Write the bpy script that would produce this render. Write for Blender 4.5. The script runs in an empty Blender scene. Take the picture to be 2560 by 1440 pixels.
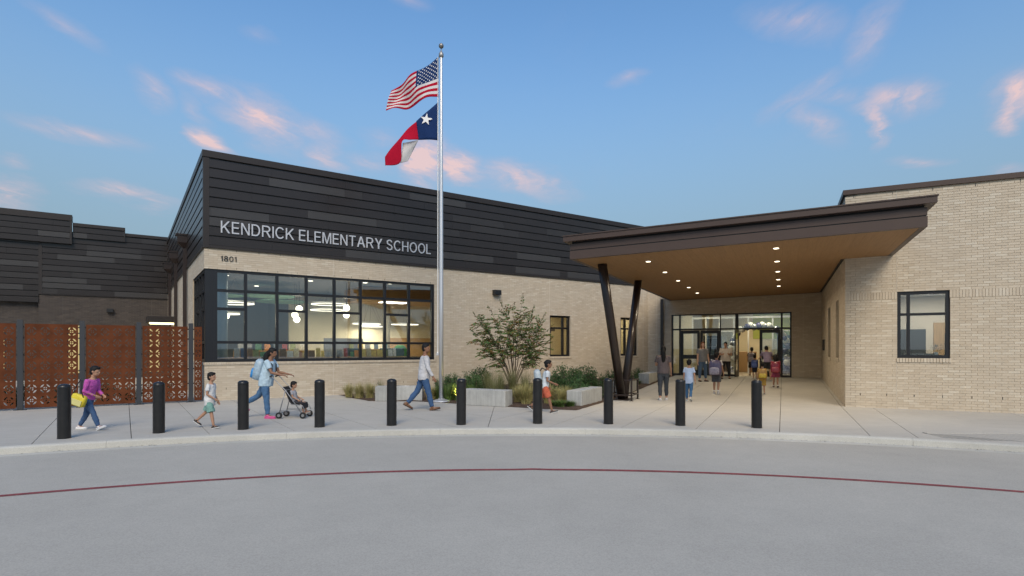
import bpy, bmesh, math, random
from math import sin, cos, pi, radians, sqrt, atan2, hypot
from mathutils import Vector, Matrix, noise
from mathutils.geometry import tessellate_polygon
random.seed(11)
SC = bpy.context.scene
COL = SC.collection
# ------------------------------------------------------------ camera
cam = bpy.data.cameras.new("camera"); cam.lens = 19.88; cam.sensor_width = 36.0
cam.shift_y = 150/2560; cam.clip_start = 0.1; cam.clip_end = 2000
camo = bpy.data.objects.new("camera", cam); COL.objects.link(camo)
camo.location = (0, 0, 1.65); camo.rotation_euler = (pi/2, 0, 0)
SC.camera = camo
# ------------------------------------------------------------ light
SUN_EL, SUN_AZ = 42.0, 176.0       # soft light from behind the camera (azimuth clockwise from +Y)
SKY_STR, EXPO = 0.122, 0.80
SC.view_settings.view_transform = 'Standard'; SC.view_settings.look = 'None'
SC.view_settings.exposure = EXPO; SC.view_settings.gamma = 1.0
SC.view_settings.use_curve_mapping = False
SC.cycles.use_denoising = True; SC.cycles.use_adaptive_sampling = True; SC.cycles.adaptive_threshold = .015
SC.cycles.max_bounces = 6; SC.cycles.transparent_max_bounces = 12
SC.cycles.caustics_reflective = False; SC.cycles.caustics_refractive = False
SC.cycles.sample_clamp_indirect = 4.0
world = bpy.data.worlds.new("World"); SC.world = world; world.use_nodes = True
def build_sky():
    nt = world.node_tree; N = nt.nodes; Lk = nt.links; N.clear()
    def nd(t, **k):
        n = N.new(t)
        for a, b in k.items(): setattr(n, a, b)
        return n
    def put(sock, v):
        if hasattr(v, 'is_output'): Lk.new(v, sock)
        else: sock.default_value = v
    def M(op, a, b=0.0, c=0.0, clamp=False):
        n = nd('ShaderNodeMath', operation=op, use_clamp=clamp)
        put(n.inputs[0], a); put(n.inputs[1], b); put(n.inputs[2], c); return n.outputs[0]
    def mixc(f, a, b, bt='MIX'):
        n = nd('ShaderNodeMix', data_type='RGBA', blend_type=bt)
        put(n.inputs[0], f); put(n.inputs[6], a); put(n.inputs[7], b); return n.outputs[2]
    out = nd('ShaderNodeOutputWorld'); bg = nd('ShaderNodeBackground'); bg.inputs[1].default_value = SKY_STR
    sky = nd('ShaderNodeTexSky', sky_type='NISHITA', sun_disc=False)
    sky.sun_elevation = radians(SUN_EL); sky.sun_rotation = radians(SUN_AZ)
    sky.altitude = 100; sky.air_density = 1.0; sky.dust_density = 0.6; sky.ozone_density = 3.0
    tc = nd('ShaderNodeTexCoord'); sep = nd('ShaderNodeSeparateXYZ'); Lk.new(tc.outputs['Generated'], sep.inputs[0])
    dx, dy, dz = sep.outputs
    zc = M('MAXIMUM', dz, 0.02)
    px = M('DIVIDE', dx, zc); py = M('DIVIDE', dy, zc)         # a cloud layer one unit up
    comb = nd('ShaderNodeCombineXYZ'); put(comb.inputs[0], px); put(comb.inputs[1], py)
    warp = nd('ShaderNodeTexNoise'); warp.inputs['Scale'].default_value = 1.3; warp.inputs['Detail'].default_value = 5; warp.inputs['Roughness'].default_value = .62
    Lk.new(comb.outputs[0], warp.inputs['Vector'])
    ws = nd('ShaderNodeSeparateColor'); Lk.new(warp.outputs['Color'], ws.inputs[0])
    wx = M('ADD', px, M('MULTIPLY', M('SUBTRACT', ws.outputs[0], .5), .5))
    wy = M('ADD', py, M('MULTIPLY', M('SUBTRACT', ws.outputs[1], .5), .9))
    cw = nd('ShaderNodeCombineXYZ'); put(cw.inputs[0], wx); put(cw.inputs[1], wy)
    # fine fibres, drawn out along the wind
    mp = nd('ShaderNodeMapping'); Lk.new(cw.outputs[0], mp.inputs[0]); mp.inputs['Scale'].default_value = (3.6, 1.3, 1)
    mp.inputs['Rotation'].default_value = (0, 0, .25)
    fib = nd('ShaderNodeTexNoise'); fib.inputs['Scale'].default_value = 3.0; fib.inputs['Detail'].default_value = 6; fib.inputs['Roughness'].default_value = .66
    Lk.new(mp.outputs[0], fib.inputs['Vector'])
    f = fib.outputs['Fac']
    # general thin cirrus everywhere
    big = nd('ShaderNodeTexNoise'); big.inputs['Scale'].default_value = .42; big.inputs['Detail'].default_value = 4
    Lk.new(comb.outputs[0], big.inputs['Vector'])
    gen = M('MULTIPLY', M('MULTIPLY', M('SUBTRACT', big.outputs['Fac'], .50), 3.2, clamp=True), M('MULTIPLY', M('SUBTRACT', f, .42), 2.6, clamp=True), clamp=True)
    gen = M('MULTIPLY', gen, .22)
    # the separate clouds of this evening: soft ellipses on the forward sky (ends, half width, strength)
    fy = M('MAXIMUM', dy, 0.05); ca = M('DIVIDE', dx, fy); cb = M('DIVIDE', dz, fy)
    cc = nd('ShaderNodeCombineXYZ')
    put(cc.inputs[0], M('ADD', ca, M('MULTIPLY', M('SUBTRACT', ws.outputs[0], .5), .12))); put(cc.inputs[1], M('ADD', cb, M('MULTIPLY', M('SUBTRACT', ws.outputs[1], .5), .08)))
    S = [((40,5),(240,115),16,.45),((330,180),(430,245),26,.75),((450,185),(600,240),22,.8),((560,225),(770,355),42,1.15),
         ((460,220),(530,300),18,.55),((480,320),(575,380),26,1.4),((690,295),(860,350),26,.6),((780,350),(845,420),36,.75),
         ((40,305),(335,360),22,.7),((180,465),(400,500),24,.85),((-60,470),(90,505),40,.95),
         ((1010,375),(1110,420),60,1.7),((1080,395),(1200,440),36,1.3),((1150,430),(1420,475),28,.75),((910,325),(985,352),20,.5),
         ((1535,198),(1610,172),14,.55),((1930,285),(2090,175),22,.62),((2130,160),(2245,-20),34,.62),((1880,40),(2120,50),40,.6),
         ((2150,268),(2340,222),34,1.0),((2195,262),(2168,350),20,1.25),((2000,260),(2085,340),34,.62),((2470,280),(2600,190),48,.95),((2530,250),(2495,325),28,1.0),((2220,396),(2375,402),16,.62),((860,392),(1010,402),22,.55)]
    S += [((620,60),(700,95),14,.3),((700,420),(860,440),18,.4),((-20,395),(60,402),16,.5),((330,512),(450,522),14,.5),((2480,440),(2580,425),12,.4),((1330,440),(1410,470),22,.5),((960,-10),(1060,25),18,.4),((2040,240),(2180,235),20,.5)]
    tot = None
    for (x0, y0), (x1, y1), w, s in S:
        mx, my = ((x0+x1)/2-1280)/1414, (870-(y0+y1)/2)/1414; L = hypot(x1-x0, y1-y0)/2/1414*1.45; an = atan2(-(y1-y0), x1-x0)
        mp_ = nd('ShaderNodeMapping', vector_type='TEXTURE'); Lk.new(cc.outputs[0], mp_.inputs[0])
        mp_.inputs['Location'].default_value = (mx, my, 0); mp_.inputs['Rotation'].default_value = (0, 0, an); mp_.inputs['Scale'].default_value = (L, w/1414*1.7, 1)
        gr = nd('ShaderNodeTexGradient', gradient_type='SPHERICAL'); Lk.new(mp_.outputs[0], gr.inputs[0])
        tot = M('MULTIPLY', gr.outputs['Fac'], s) if tot is None else M('MAXIMUM', tot, M('MULTIPLY', gr.outputs['Fac'], s))
    fs_ = []
    for rot_, scl in ((-.52, (4.5, 26, 1)), (.80, (5, 24, 1))):
        mq = nd('ShaderNodeMapping'); Lk.new(cc.outputs[0], mq.inputs[0]); mq.inputs['Rotation'].default_value = (0, 0, -rot_); mq2 = nd('ShaderNodeMapping'); Lk.new(mq.outputs[0], mq2.inputs[0]); mq2.inputs['Scale'].default_value = scl
        nq = nd('ShaderNodeTexNoise'); nq.inputs['Scale'].default_value = 1.0; nq.inputs['Detail'].default_value = 6; nq.inputs['Roughness'].default_value = .6; Lk.new(mq2.outputs[0], nq.inputs['Vector']); fs_.append(nq.outputs['Fac'])
    sw = M('MULTIPLY_ADD', ca, 3.0, -.3, clamp=True)
    ff = M('ADD', M('MULTIPLY', fs_[0], M('SUBTRACT', 1.0, sw)), M('MULTIPLY', fs_[1], sw))
    ff = M('ADD', M('MULTIPLY', ff, .7), M('MULTIPLY', f, .3))
    st = M('MULTIPLY', M('MULTIPLY', tot, 1.2), M('MULTIPLY_ADD', ff, 3.4, -1.02, clamp=True), clamp=True)
    cl = M('MAXIMUM', st, gen)
    cl = M('MULTIPLY', cl, M('MULTIPLY', dz, 9.0, clamp=True), clamp=True)
    hs = nd('ShaderNodeHueSaturation'); hs.inputs['Saturation'].default_value = SKY_SAT; hs.inputs['Value'].default_value = 1.0
    Lk.new(sky.outputs[0], hs.inputs['Color'])
    hz = nd('ShaderNodeMapRange', interpolation_type='SMOOTHSTEP'); put(hz.inputs[0], dz)
    for i_, v_ in zip((1, 2, 3, 4), (.10, .56, .92, 0.0)): hz.inputs[i_].default_value = v_
    base = mixc(hz.outputs[0], hs.outputs[0], HAZE)          # evening haze, palest at the horizon all round
    ramp = nd('ShaderNodeValToRGB'); Lk.new(cl, ramp.inputs[0])
    ramp.color_ramp.elements[0].color = CLOUD_A; ramp.color_ramp.elements[1].color = CLOUD_B
    base = mixc(1.0, base, (.94, 1.02, .985, 1), 'MULTIPLY')
    col = mixc(M('MULTIPLY', cl, .80, clamp=True), base, ramp.outputs[0])
    Lk.new(col, bg.inputs[0]); Lk.new(bg.outputs[0], out.inputs[0])
SKY_SAT = 1.10; HAZE = (1.30, 1.66, 2.02, 1)
CLOUD_A = (2.2, 2.15, 2.75, 1); CLOUD_B = (4.3, 2.95, 2.75, 1)
build_sky()
sun = bpy.data.lights.new("sun", 'SUN'); sun.energy = 1.5; sun.angle = radians(32); sun.color = (1.0, .85, .64)
suno = bpy.data.objects.new("sun", sun); COL.objects.link(suno)
_se, _sa = radians(SUN_EL), radians(SUN_AZ)
suno.rotation_euler = Vector((-sin(_sa)*cos(_se), -cos(_sa)*cos(_se), -sin(_se))).to_track_quat('-Z', 'Y').to_euler()
# ------------------------------------------------------------ helpers
def link(o, parent=None):
    COL.objects.link(o)
    if parent is not None: o.parent = parent
    return o
def empty(name, loc=(0,0,0), rz=0.0, parent=None):
    o = bpy.data.objects.new(name, None); o.location = loc; o.rotation_euler = (0,0,rz); o.empty_display_size = .2
    return link(o, parent)
def tag(o, label, cat=None, group=None, kind=None):
    if label: o['label'] = label
    if cat: o['category'] = cat
    if group: o['group'] = group
    if kind: o['kind'] = kind
    return o
def structure(o): o['kind'] = 'structure'; return o
ORD = ['first','second','third','fourth','fifth','sixth','seventh','eighth','ninth','tenth','eleventh','twelfth','thirteenth','fourteenth','fifteenth','sixteenth','seventeenth','eighteenth','nineteenth','twentieth',
       'twenty-first','twenty-second','twenty-third','twenty-fourth','twenty-fifth','twenty-sixth','twenty-seventh','twenty-eighth','twenty-ninth','thirtieth']
class MB:
    def __init__(s): s.v = []; s.f = []; s.m = []
    def add(s, vs, fs, mi=0):
        b = len(s.v); s.v.extend([tuple(p) for p in vs]); s.f.extend([tuple(b+i for i in f) for f in fs]); s.m.extend([mi]*len(fs)); return s
    def box(s, x0, x1, y0, y1, z0, z1, mi=0):
        return s.add([(x0,y0,z0),(x1,y0,z0),(x1,y1,z0),(x0,y1,z0),(x0,y0,z1),(x1,y0,z1),(x1,y1,z1),(x0,y1,z1)],
                     [(0,3,2,1),(4,5,6,7),(0,1,5,4),(1,2,6,5),(2,3,7,6),(3,0,4,7)], mi)
    def obox(s, c, ax, ay, az, mi=0):
        c = Vector(c); ax, ay, az = Vector(ax), Vector(ay), Vector(az)
        vs = [c+ax*i+ay*j+az*k for k in (-1,1) for (i,j) in ((-1,-1),(1,-1),(1,1),(-1,1))]
        return s.add(vs, [(0,3,2,1),(4,5,6,7),(0,1,5,4),(1,2,6,5),(2,3,7,6),(3,0,4,7)], mi)
    def loft(s, rings, cap=True, mi=0, closed=False):
        n = len(rings[0]); vs = [p for r in rings for p in r]; fs = []
        for i in range(len(rings)-1):
            for j in range(n):
                a = i*n+j; b = i*n+(j+1) % n; fs.append((a, b, b+n, a+n))
        if cap:
            fs.append(tuple(reversed(range(n)))); fs.append(tuple((len(rings)-1)*n+j for j in range(n)))
        return s.add(vs, fs, mi)
    def tube(s, pts, radii, n=8, mi=0, cap=True):
        pts = [Vector(p) for p in pts]
        if not hasattr(radii, '__len__'): radii = [radii]*len(pts)
        rings = []; ref = None
        for i, p in enumerate(pts):
            t = (pts[min(i+1, len(pts)-1)]-pts[max(i-1, 0)])
            t = t.normalized() if t.length > 1e-9 else Vector((0,0,1))
            if ref is None: ref = Vector((1,0,0)) if abs(t.x) < .8 else Vector((0,1,0))
            a = (ref - t*ref.dot(t)).normalized(); ref = a; b = t.cross(a)
            rings.append([p + a*(cos(2*pi*k/n)*radii[i]) + b*(sin(2*pi*k/n)*radii[i]) for k in range(n)])
        return s.loft(rings, cap, mi)
    def ell(s, c, r, nu=12, nv=8, M3=None, mi=0):
        c = Vector(c); vs = []; fs = []
        def T(x, y, z):
            p = Vector((x*r[0], y*r[1], z*r[2]))
            return c + (M3 @ p if M3 is not None else p)
        vs.append(T(0,0,-1))
        for i in range(1, nv):
            a = -pi/2+pi*i/nv
            for j in range(nu): vs.append(T(cos(a)*cos(2*pi*j/nu), cos(a)*sin(2*pi*j/nu), sin(a)))
        vs.append(T(0,0,1)); top = len(vs)-1
        for j in range(nu):
            fs.append((0, 1+(j+1) % nu, 1+j)); fs.append((top, top-nu+j, top-nu+(j+1) % nu))
        for i in range(nv-2):
            for j in range(nu):
                a = 1+i*nu+j; b = 1+i*nu+(j+1) % nu; fs.append((a, b, b+nu, a+nu))
        return s.add(vs, fs, mi)
    def lathe(s, prof, n=20, c=(0,0,0), mi=0):
        rings = [[(c[0]+r*cos(2*pi*k/n), c[1]+r*sin(2*pi*k/n), c[2]+z) for k in range(n)] for r, z in prof]
        return s.loft(rings, True, mi)
    def poly(s, loops, fn, d0, d1, mi=0):
        """extrude a 2-D polygon with holes; fn(x, y, d) -> point; d0 front, d1 back"""
        flat = [p for l in loops for p in l]
        tri = tessellate_polygon([[Vector((x, y, 0)) for x, y in l] for l in loops])
        n = len(flat); vs = [fn(x, y, d0) for x, y in flat]+[fn(x, y, d1) for x, y in flat]
        fs = [tuple(t) for t in tri]+[tuple(n+i for i in reversed(t)) for t in tri]
        b = 0
        for l in loops:
            k = len(l)
            for i in range(k):
                j = (i+1) % k; fs.append((b+i, b+j, n+b+j, n+b+i))
            b += k
        return s.add(vs, fs, mi)
    def mesh(s, name, mats):
        me = bpy.data.meshes.new(name); me.from_pydata(s.v, [], s.f)
        mats = mats if isinstance(mats, (list, tuple)) else [mats]
        for m in mats: me.materials.append(m)
        if len(mats) > 1: me.polygons.foreach_set('material_index', s.m)
        return me
    def build(s, name, mats, parent=None, smooth=False, bevel=0.0, loc=None, recalc=False, seg=2):
        me = s.mesh(name, mats)
        if recalc:
            bm = bmesh.new(); bm.from_mesh(me); bmesh.ops.recalc_face_normals(bm, faces=bm.faces); bm.to_mesh(me); bm.free()
        if smooth:
            me.polygons.foreach_set('use_smooth', [True]*len(me.polygons))
        o = bpy.data.objects.new(name, me)
        if loc is not None: o.location = loc
        if bevel:
            b = o.modifiers.new('bevel', 'BEVEL'); b.width = bevel; b.segments = seg; b.limit_method = 'ANGLE'
        return link(o, parent)
def auto_smooth(o, ang=40):
    me = o.data; me.polygons.foreach_set('use_smooth', [True]*len(me.polygons)); me.set_sharp_from_angle(angle=radians(ang)); return o
def inst(name, me, loc=(0,0,0), parent=None, rot=(0,0,0), scale=(1,1,1)):
    o = bpy.data.objects.new(name, me); o.location = loc; o.rotation_euler = rot; o.scale = scale
    return link(o, parent)
# ------------------------------------------------------------ materials
def mat(name, col, rough=.6, metal=0.0, var=.0, vscale=6.0, bump=0.0, bscale=60.0, spec=.5, coat=0.0, stretch=None, emit=None, estr=0.0, island=0.0, objrand=0.0, col2=None, sss=0.0):
    m = bpy.data.materials.new(name); m.use_nodes = True; nt = m.node_tree; N = nt.nodes; Lk = nt.links
    b = N['Principled BSDF']; c4 = (*col, 1)
    b.inputs['Base Color'].default_value = c4; b.inputs['Roughness'].default_value = rough; b.inputs['Metallic'].default_value = metal
    b.inputs['Specular IOR Level'].default_value = spec; b.inputs['Coat Weight'].default_value = coat
    if emit: b.inputs['Emission Color'].default_value = (*emit, 1); b.inputs['Emission Strength'].default_value = estr
    if sss: b.inputs['Subsurface Weight'].default_value = sss; b.inputs['Subsurface Radius'].default_value = (.02,.008,.005)
    tc = N.new('ShaderNodeTexCoord'); vec = tc.outputs['Object']
    if stretch:
        mp = N.new('ShaderNodeMapping'); mp.inputs['Scale'].default_value = stretch; Lk.new(vec, mp.inputs[0]); vec = mp.outputs[0]
    fac = None
    if var:
        n = N.new('ShaderNodeTexNoise'); n.inputs['Scale'].default_value = vscale; n.inputs['Detail'].default_value = 6; n.inputs['Roughness'].default_value = .65
        Lk.new(vec, n.inputs['Vector']); r = N.new('ShaderNodeMapRange'); Lk.new(n.outputs['Fac'], r.inputs[0])
        r.inputs[1].default_value = .3; r.inputs[2].default_value = .7; r.inputs[3].default_value = 1-var; r.inputs[4].default_value = 1+var; fac = r.outputs[0]
    cur = None
    if island or objrand or col2:
        g = N.new('ShaderNodeNewGeometry'); oi = N.new('ShaderNodeObjectInfo')
        a = N.new('ShaderNodeMath'); a.operation = 'ADD'; Lk.new(g.outputs['Random Per Island'], a.inputs[0]); Lk.new(oi.outputs['Random'], a.inputs[1])
        fr = N.new('ShaderNodeMath'); fr.operation = 'FRACT'; Lk.new(a.outputs[0], fr.inputs[0])
        if col2:
            rp = N.new('ShaderNodeValToRGB'); Lk.new(fr.outputs[0], rp.inputs[0]); cr = rp.color_ramp
            stops = [(0, col)]+list(col2)
            while len(cr.elements) < len(stops): cr.elements.new(.5)
            for e, (p, c) in zip(cr.elements, sorted(stops, key=lambda t: t[0])): e.position = p; e.color = (*c, 1)
            cr.interpolation = 'LINEAR'; cur = rp.outputs[0]
        amt = island or objrand
        if amt:
            mr = N.new('ShaderNodeMapRange'); Lk.new(fr.outputs[0], mr.inputs[0]); mr.inputs[3].default_value = 1-amt; mr.inputs[4].default_value = 1+amt
            if fac is None: fac = mr.outputs[0]
            else:
                mm = N.new('ShaderNodeMath'); mm.operation = 'MULTIPLY'; Lk.new(fac, mm.inputs[0]); Lk.new(mr.outputs[0], mm.inputs[1]); fac = mm.outputs[0]
    if fac is not None:
        v = N.new('ShaderNodeVectorMath'); v.operation = 'SCALE'
        if cur is not None: Lk.new(cur, v.inputs[0])
        else: v.inputs[0].default_value = col
        Lk.new(fac, v.inputs['Scale']); cur = v.outputs[0]
    if cur is not None: Lk.new(cur, b.inputs['Base Color'])
    if bump:
        n2 = N.new('ShaderNodeTexNoise'); n2.inputs['Scale'].default_value = bscale; n2.inputs['Detail'].default_value = 5; Lk.new(vec, n2.inputs['Vector'])
        bp = N.new('ShaderNodeBump'); bp.inputs['Strength'].default_value = bump; bp.inputs['Distance'].default_value = .01
        Lk.new(n2.outputs['Fac'], bp.inputs['Height']); Lk.new(bp.outputs[0], b.inputs['Normal'])
    return m
def emat(name, col, s):
    m = bpy.data.materials.new(name); m.use_nodes = True; nt = m.node_tree; nt.nodes.clear()
    e = nt.nodes.new('ShaderNodeEmission'); o = nt.nodes.new('ShaderNodeOutputMaterial'); e.inputs[0].default_value = (*col, 1); e.inputs[1].default_value = s
    nt.links.new(e.outputs[0], o.inputs[0]); return m
def glass_mat(name, tint=(.84,.88,.89), f0=.12):
    m = bpy.data.materials.new(name); m.use_nodes = True; nt = m.node_tree; N = nt.nodes; N.clear(); Lk = nt.links
    o = N.new('ShaderNodeOutputMaterial'); mx = N.new('ShaderNodeMixShader'); t = N.new('ShaderNodeBsdfTransparent'); g = N.new('ShaderNodeBsdfGlossy')
    lw = N.new('ShaderNodeLayerWeight'); lw.inputs['Blend'].default_value = .5; pw = N.new('ShaderNodeMath'); pw.operation = 'POWER'; Lk.new(lw.outputs['Facing'], pw.inputs[0]); pw.inputs[1].default_value = 5
    fr = N.new('ShaderNodeMath'); fr.operation = 'MULTIPLY_ADD'; Lk.new(pw.outputs[0], fr.inputs[0]); fr.inputs[1].default_value = 1-f0; fr.inputs[2].default_value = f0
    t.inputs[0].default_value = (*tint, 1); g.inputs['Roughness'].default_value = 0.0
    g.inputs['Color'].default_value = (.95,.95,1,1)
    Lk.new(fr.outputs[0], mx.inputs[0]); Lk.new(t.outputs[0], mx.inputs[1]); Lk.new(g.outputs[0], mx.inputs[2]); Lk.new(mx.outputs[0], o.inputs[0]); return m
def concrete(name, base, broom=None, stain=.10, grit=.25, seed=0.0):
    """grey concrete: cloudy tone at two scales, pale and dark specks, fine relief"""
    m = bpy.data.materials.new(name); m.use_nodes = True; nt = m.node_tree; N = nt.nodes; Lk = nt.links; b = N['Principled BSDF']
    b.inputs['Roughness'].default_value = .85; b.inputs['Specular IOR Level'].default_value = .3
    g = N.new('ShaderNodeNewGeometry'); vec = g.outputs['Position']
    def nz(scale, det, rough=.6, v=None, sc=None):
        n = N.new('ShaderNodeTexNoise'); n.inputs['Scale'].default_value = scale; n.inputs['Detail'].default_value = det; n.inputs['Roughness'].default_value = rough
        mp = N.new('ShaderNodeMapping'); mp.inputs['Location'].default_value = (seed*3.1, seed*1.7, 0); Lk.new(vec, mp.inputs[0])
        if sc: mp.inputs['Scale'].default_value = sc[:3]; mp.inputs['Rotation'].default_value = (0,0,sc[3])
        Lk.new(mp.outputs[0], n.inputs['Vector']); return n.outputs['Fac']
    def rng(x, lo, hi, a=.3, c=.7):
        r = N.new('ShaderNodeMapRange'); Lk.new(x, r.inputs[0]); r.inputs[1].default_value = a; r.inputs[2].default_value = c; r.inputs[3].default_value = lo; r.inputs[4].default_value = hi; return r.outputs[0]
    def mul(a, c):
        n = N.new('ShaderNodeMath'); n.operation = 'MULTIPLY'; Lk.new(a, n.inputs[0]); Lk.new(c, n.inputs[1]); return n.outputs[0]
    f = mul(rng(nz(.35, 5), 1-stain, 1+stain), rng(nz(2.3, 6, .7), 1-stain*.6, 1+stain*.6))
    f = mul(f, rng(nz(70, 3, .7), 1-grit*.5, 1+grit*.5, .35, .65))
    if broom: f = mul(f, rng(nz(1.0, 4, .6, sc=broom), 1-stain*.75, 1+stain*.75))
    v = N.new('ShaderNodeVectorMath'); v.operation = 'SCALE'; v.inputs[0].default_value = base; Lk.new(f, v.inputs['Scale']); Lk.new(v.outputs[0], b.inputs['Base Color'])
    bp = N.new('ShaderNodeBump'); bp.inputs['Strength'].default_value = .35; bp.inputs['Distance'].default_value = .004; Lk.new(nz(110, 4), bp.inputs['Height']); Lk.new(bp.outputs[0], b.inputs['Normal'])
    return m
M_ROAD = concrete('road_concrete', (.392,.370,.328), stain=.065, grit=.24)
M_WALK = concrete('walk_concrete', (.425,.403,.362), broom=(1.2, 16, 1, .1), stain=.07, grit=.12, seed=2)
M_CURB = concrete('curb_concrete', (.455,.44,.395), stain=.1, grit=.2, seed=5)
M_BASE = mat('joint_filler', (.05,.05,.05), .95)
M_BENCH = concrete('board_formed_concrete', (.36,.36,.345), broom=(12, 12, .5, 0), stain=.2, grit=.2, seed=9)
M_RED = mat('fire_lane_paint', (.21,.045,.048), .8, var=.45, vscale=14)
M_BRICK = mat('cream_brick', (.52,.44,.335), .85, var=.06, vscale=3, bump=.25, bscale=90, col2=[(.3,(.555,.475,.37)),(.6,(.50,.42,.32)),(.82,(.60,.53,.425)),(1,(.49,.41,.31))])
M_MORTAR = mat('mortar', (.48,.40,.295), .95, var=.12, vscale=5)
M_DBRICK = mat('dark_brick', (.055,.044,.038), .8, var=.1, vscale=3, col2=[(.4,(.070,.056,.047)),(.75,(.045,.036,.032)),(1,(.085,.068,.057))])
M_DMORTAR = mat('grey_mortar', (.11,.10,.092), .95, var=.1)
M_SEAL = mat('sealant', (.62,.56,.47), .7)
M_PANEL = [mat('metal_panel_dark', (.026,.0200,.0180), .30, .0, var=.07, vscale=1.2, spec=.45), mat('metal_panel_mid', (.034,.0285,.0265), .31, .0, var=.07, vscale=1.2, spec=.45), mat('metal_panel_grey', (.049,.044,.042), .33, .0, var=.07, vscale=1.2, spec=.45)]
M_TRIM = mat('dark_metal_trim', (.029,.0235,.0215), .42, spec=.35, var=.05)
M_SHADOWGAP = mat('cladding_back', (.010,.0095,.0095), .7)
M_BRONZE = mat('bronze_metal', (.072,.049,.040), .45, .0, spec=.3, var=.06, vscale=1.5)
M_COLUMN = mat('column_paint', (.032,.021,.018), .32, .2, spec=.6)
M_FRAME = mat('window_frame', (.010,.010,.012), .4, spec=.5)
M_GLASS = glass_mat('window_glass')
M_STEEL = mat('letter_aluminium', (.56,.56,.58), .4, .3)
M_POLE = mat('brushed_aluminium', (.60,.61,.63), .42, .6, var=.05, vscale=20, stretch=(1,1,.05))
M_BOLLARD = mat('bollard_powder_coat', (.012,.011,.011), .33, .0, spec=.5, var=.35, vscale=9, objrand=.15, bump=.05, bscale=120)
M_CORTEN = mat('corten_steel', (.118,.037,.015), .85, .0, spec=.15, var=.30, vscale=2.6, bump=.15, bscale=60)
M_POST = mat('post_paint', (.035,.037,.042), .5)
M_SOFFIT = mat('wood_soffit', (.29,.165,.072), .6, var=.14, vscale=3, stretch=(14,.6,1), objrand=.025, spec=.25)
M_BLACK = mat('black_plastic', (.012,.012,.013), .45)
M_CREAM = mat('cream_paint', (.70,.625,.46), .8, var=.03)
M_WHITE = mat('white_paint', (.78,.78,.76), .7)
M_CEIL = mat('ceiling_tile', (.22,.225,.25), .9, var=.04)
M_WOOD = mat('light_wood', (.42,.26,.12), .5, var=.15, vscale=4, stretch=(8,8,.8))
M_FLOOR = mat('interior_floor', (.34,.29,.22), .5, var=.08)
M_GREENDISC = mat('green_acoustic_disc', (.22,.42,.30), .8)
E_WARM = emat('lamp_globe', (1,.88,.66), 3.6)
E_RING = emat('ring_light', (1,.87,.66), 2.4)
E_PANEL = emat('light_panel', (1,.93,.78), 5.0)
E_DOWN = emat('downlight_lens', (1,.88,.66), 3.5)
E_WIN = emat('lit_window', (1,.78,.36), .36)
E_SCREEN = emat('lit_window_pale', (1,.86,.55), .8)
# ------------------------------------------------------------ site geometry
AL, AR = radians(34.4), radians(-25.6)
CL, CR = (-9.540, 17.542), (9.356, 15.871)
uL, vL = (cos(AL), sin(AL)), (-sin(AL), cos(AL)); uR, vR = (cos(AR), sin(AR)), (-sin(AR), cos(AR))
def Lw(x, y): return (CL[0]+uL[0]*x+vL[0]*y, CL[1]+uL[1]*x+vL[1]*y)
def Rw(x, y): return (CR[0]+uR[0]*x+vR[0]*y, CR[1]+uR[1]*x+vR[1]*y)
def toR(x, y): dx, dy = x-CR[0], y-CR[1]; return (dx*uR[0]+dy*uR[1], dx*vR[0]+dy*vR[1])
def toL(x, y): dx, dy = x-CL[0], y-CL[1]; return (dx*uL[0]+dy*uL[1], dx*vL[0]+dy*vL[1])
def gz(x, y): return .0275*min(max(toR(x, y)[1], 0), 10.65)
CC, RC = (0.3, -6.5), 18.3             # centre and radius of the kerb line of the drop-off loop
def arc(r, a): return (CC[0]+r*sin(a), CC[1]+r*cos(a))   # angle from +Y, clockwise
# ============================================================ GROUND
def annulus(name, r0, r1, z, mt, a0=-pi, a1=pi, n=240, th=0.0):
    mb = MB(); vs = []; fs = []
    for i in range(n+1):
        a = a0+(a1-a0)*i/n
        for r in (r0, r1): x, y = arc(r, a); vs.append((x, y, z))
    for i in range(n): fs.append((2*i, 2*i+1, 2*i+3, 2*i+2))
    return mb.add(vs, fs).build(name, mt)
M_GRASSGROUND = mat('lawn', (.05,.075,.03), .95, var=.3, vscale=.4)
structure(MB().add([(-800,-800,-.30),(800,-800,-.30),(800,800,-.30),(-800,800,-.30)], [(0,1,2,3)]).build('ground', M_GRASSGROUND))
structure(MB().add([(-70,-60,-.12),(70,-60,-.12),(70,16,-.12),(-70,16,-.12)], [(0,1,2,3)]).build('road', M_ROAD))
# red fire lane stripe, hand painted: a slightly wavering arc
mb = MB(); vs = []; fs = []; n = 150
for i in range(n+1):
    a = radians(-75)+radians(150)*i/n; t = i/n
    r = 14.73+.035*noise.noise((t*9, 1.3, 0))+(.03 if abs(a) < .01 else 0)
    w = .052+.006*noise.noise((t*40, 4.2, 0))
    for rr in (r-w, r+w): x, y = arc(rr, a); vs.append((x, y, -.116))
for i in range(n): fs.append((2*i, 2*i+1, 2*i+3, 2*i+2))
structure(mb.add(vs, fs).build('fire_lane_stripe', M_RED))
# kerb: profile swept along the arc (r measured from the loop centre)
prof = [(RC-.006, -.30), (RC-.006, .0), (RC-.11, -.002), (RC-.135, -.010), (RC-.152, -.028), (RC-.165, -.119), (RC-.40, -.1165), (RC-.40, -.30)]
segs = []
a = radians(-62)
kerb = empty('kerb'); structure(kerb)
while a < radians(62):
    b = min(a+radians(9.4), radians(62)); rings = []
    for k in range(9):
        t = a+.0001+(b-a-.0002)*k/8; rings.append([(*arc(r, t), z) for r, z in prof])
    auto_smooth(MB().loft(rings, True).build('kerb_block', M_CURB, kerb, recalc=True), 35); a = b
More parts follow.
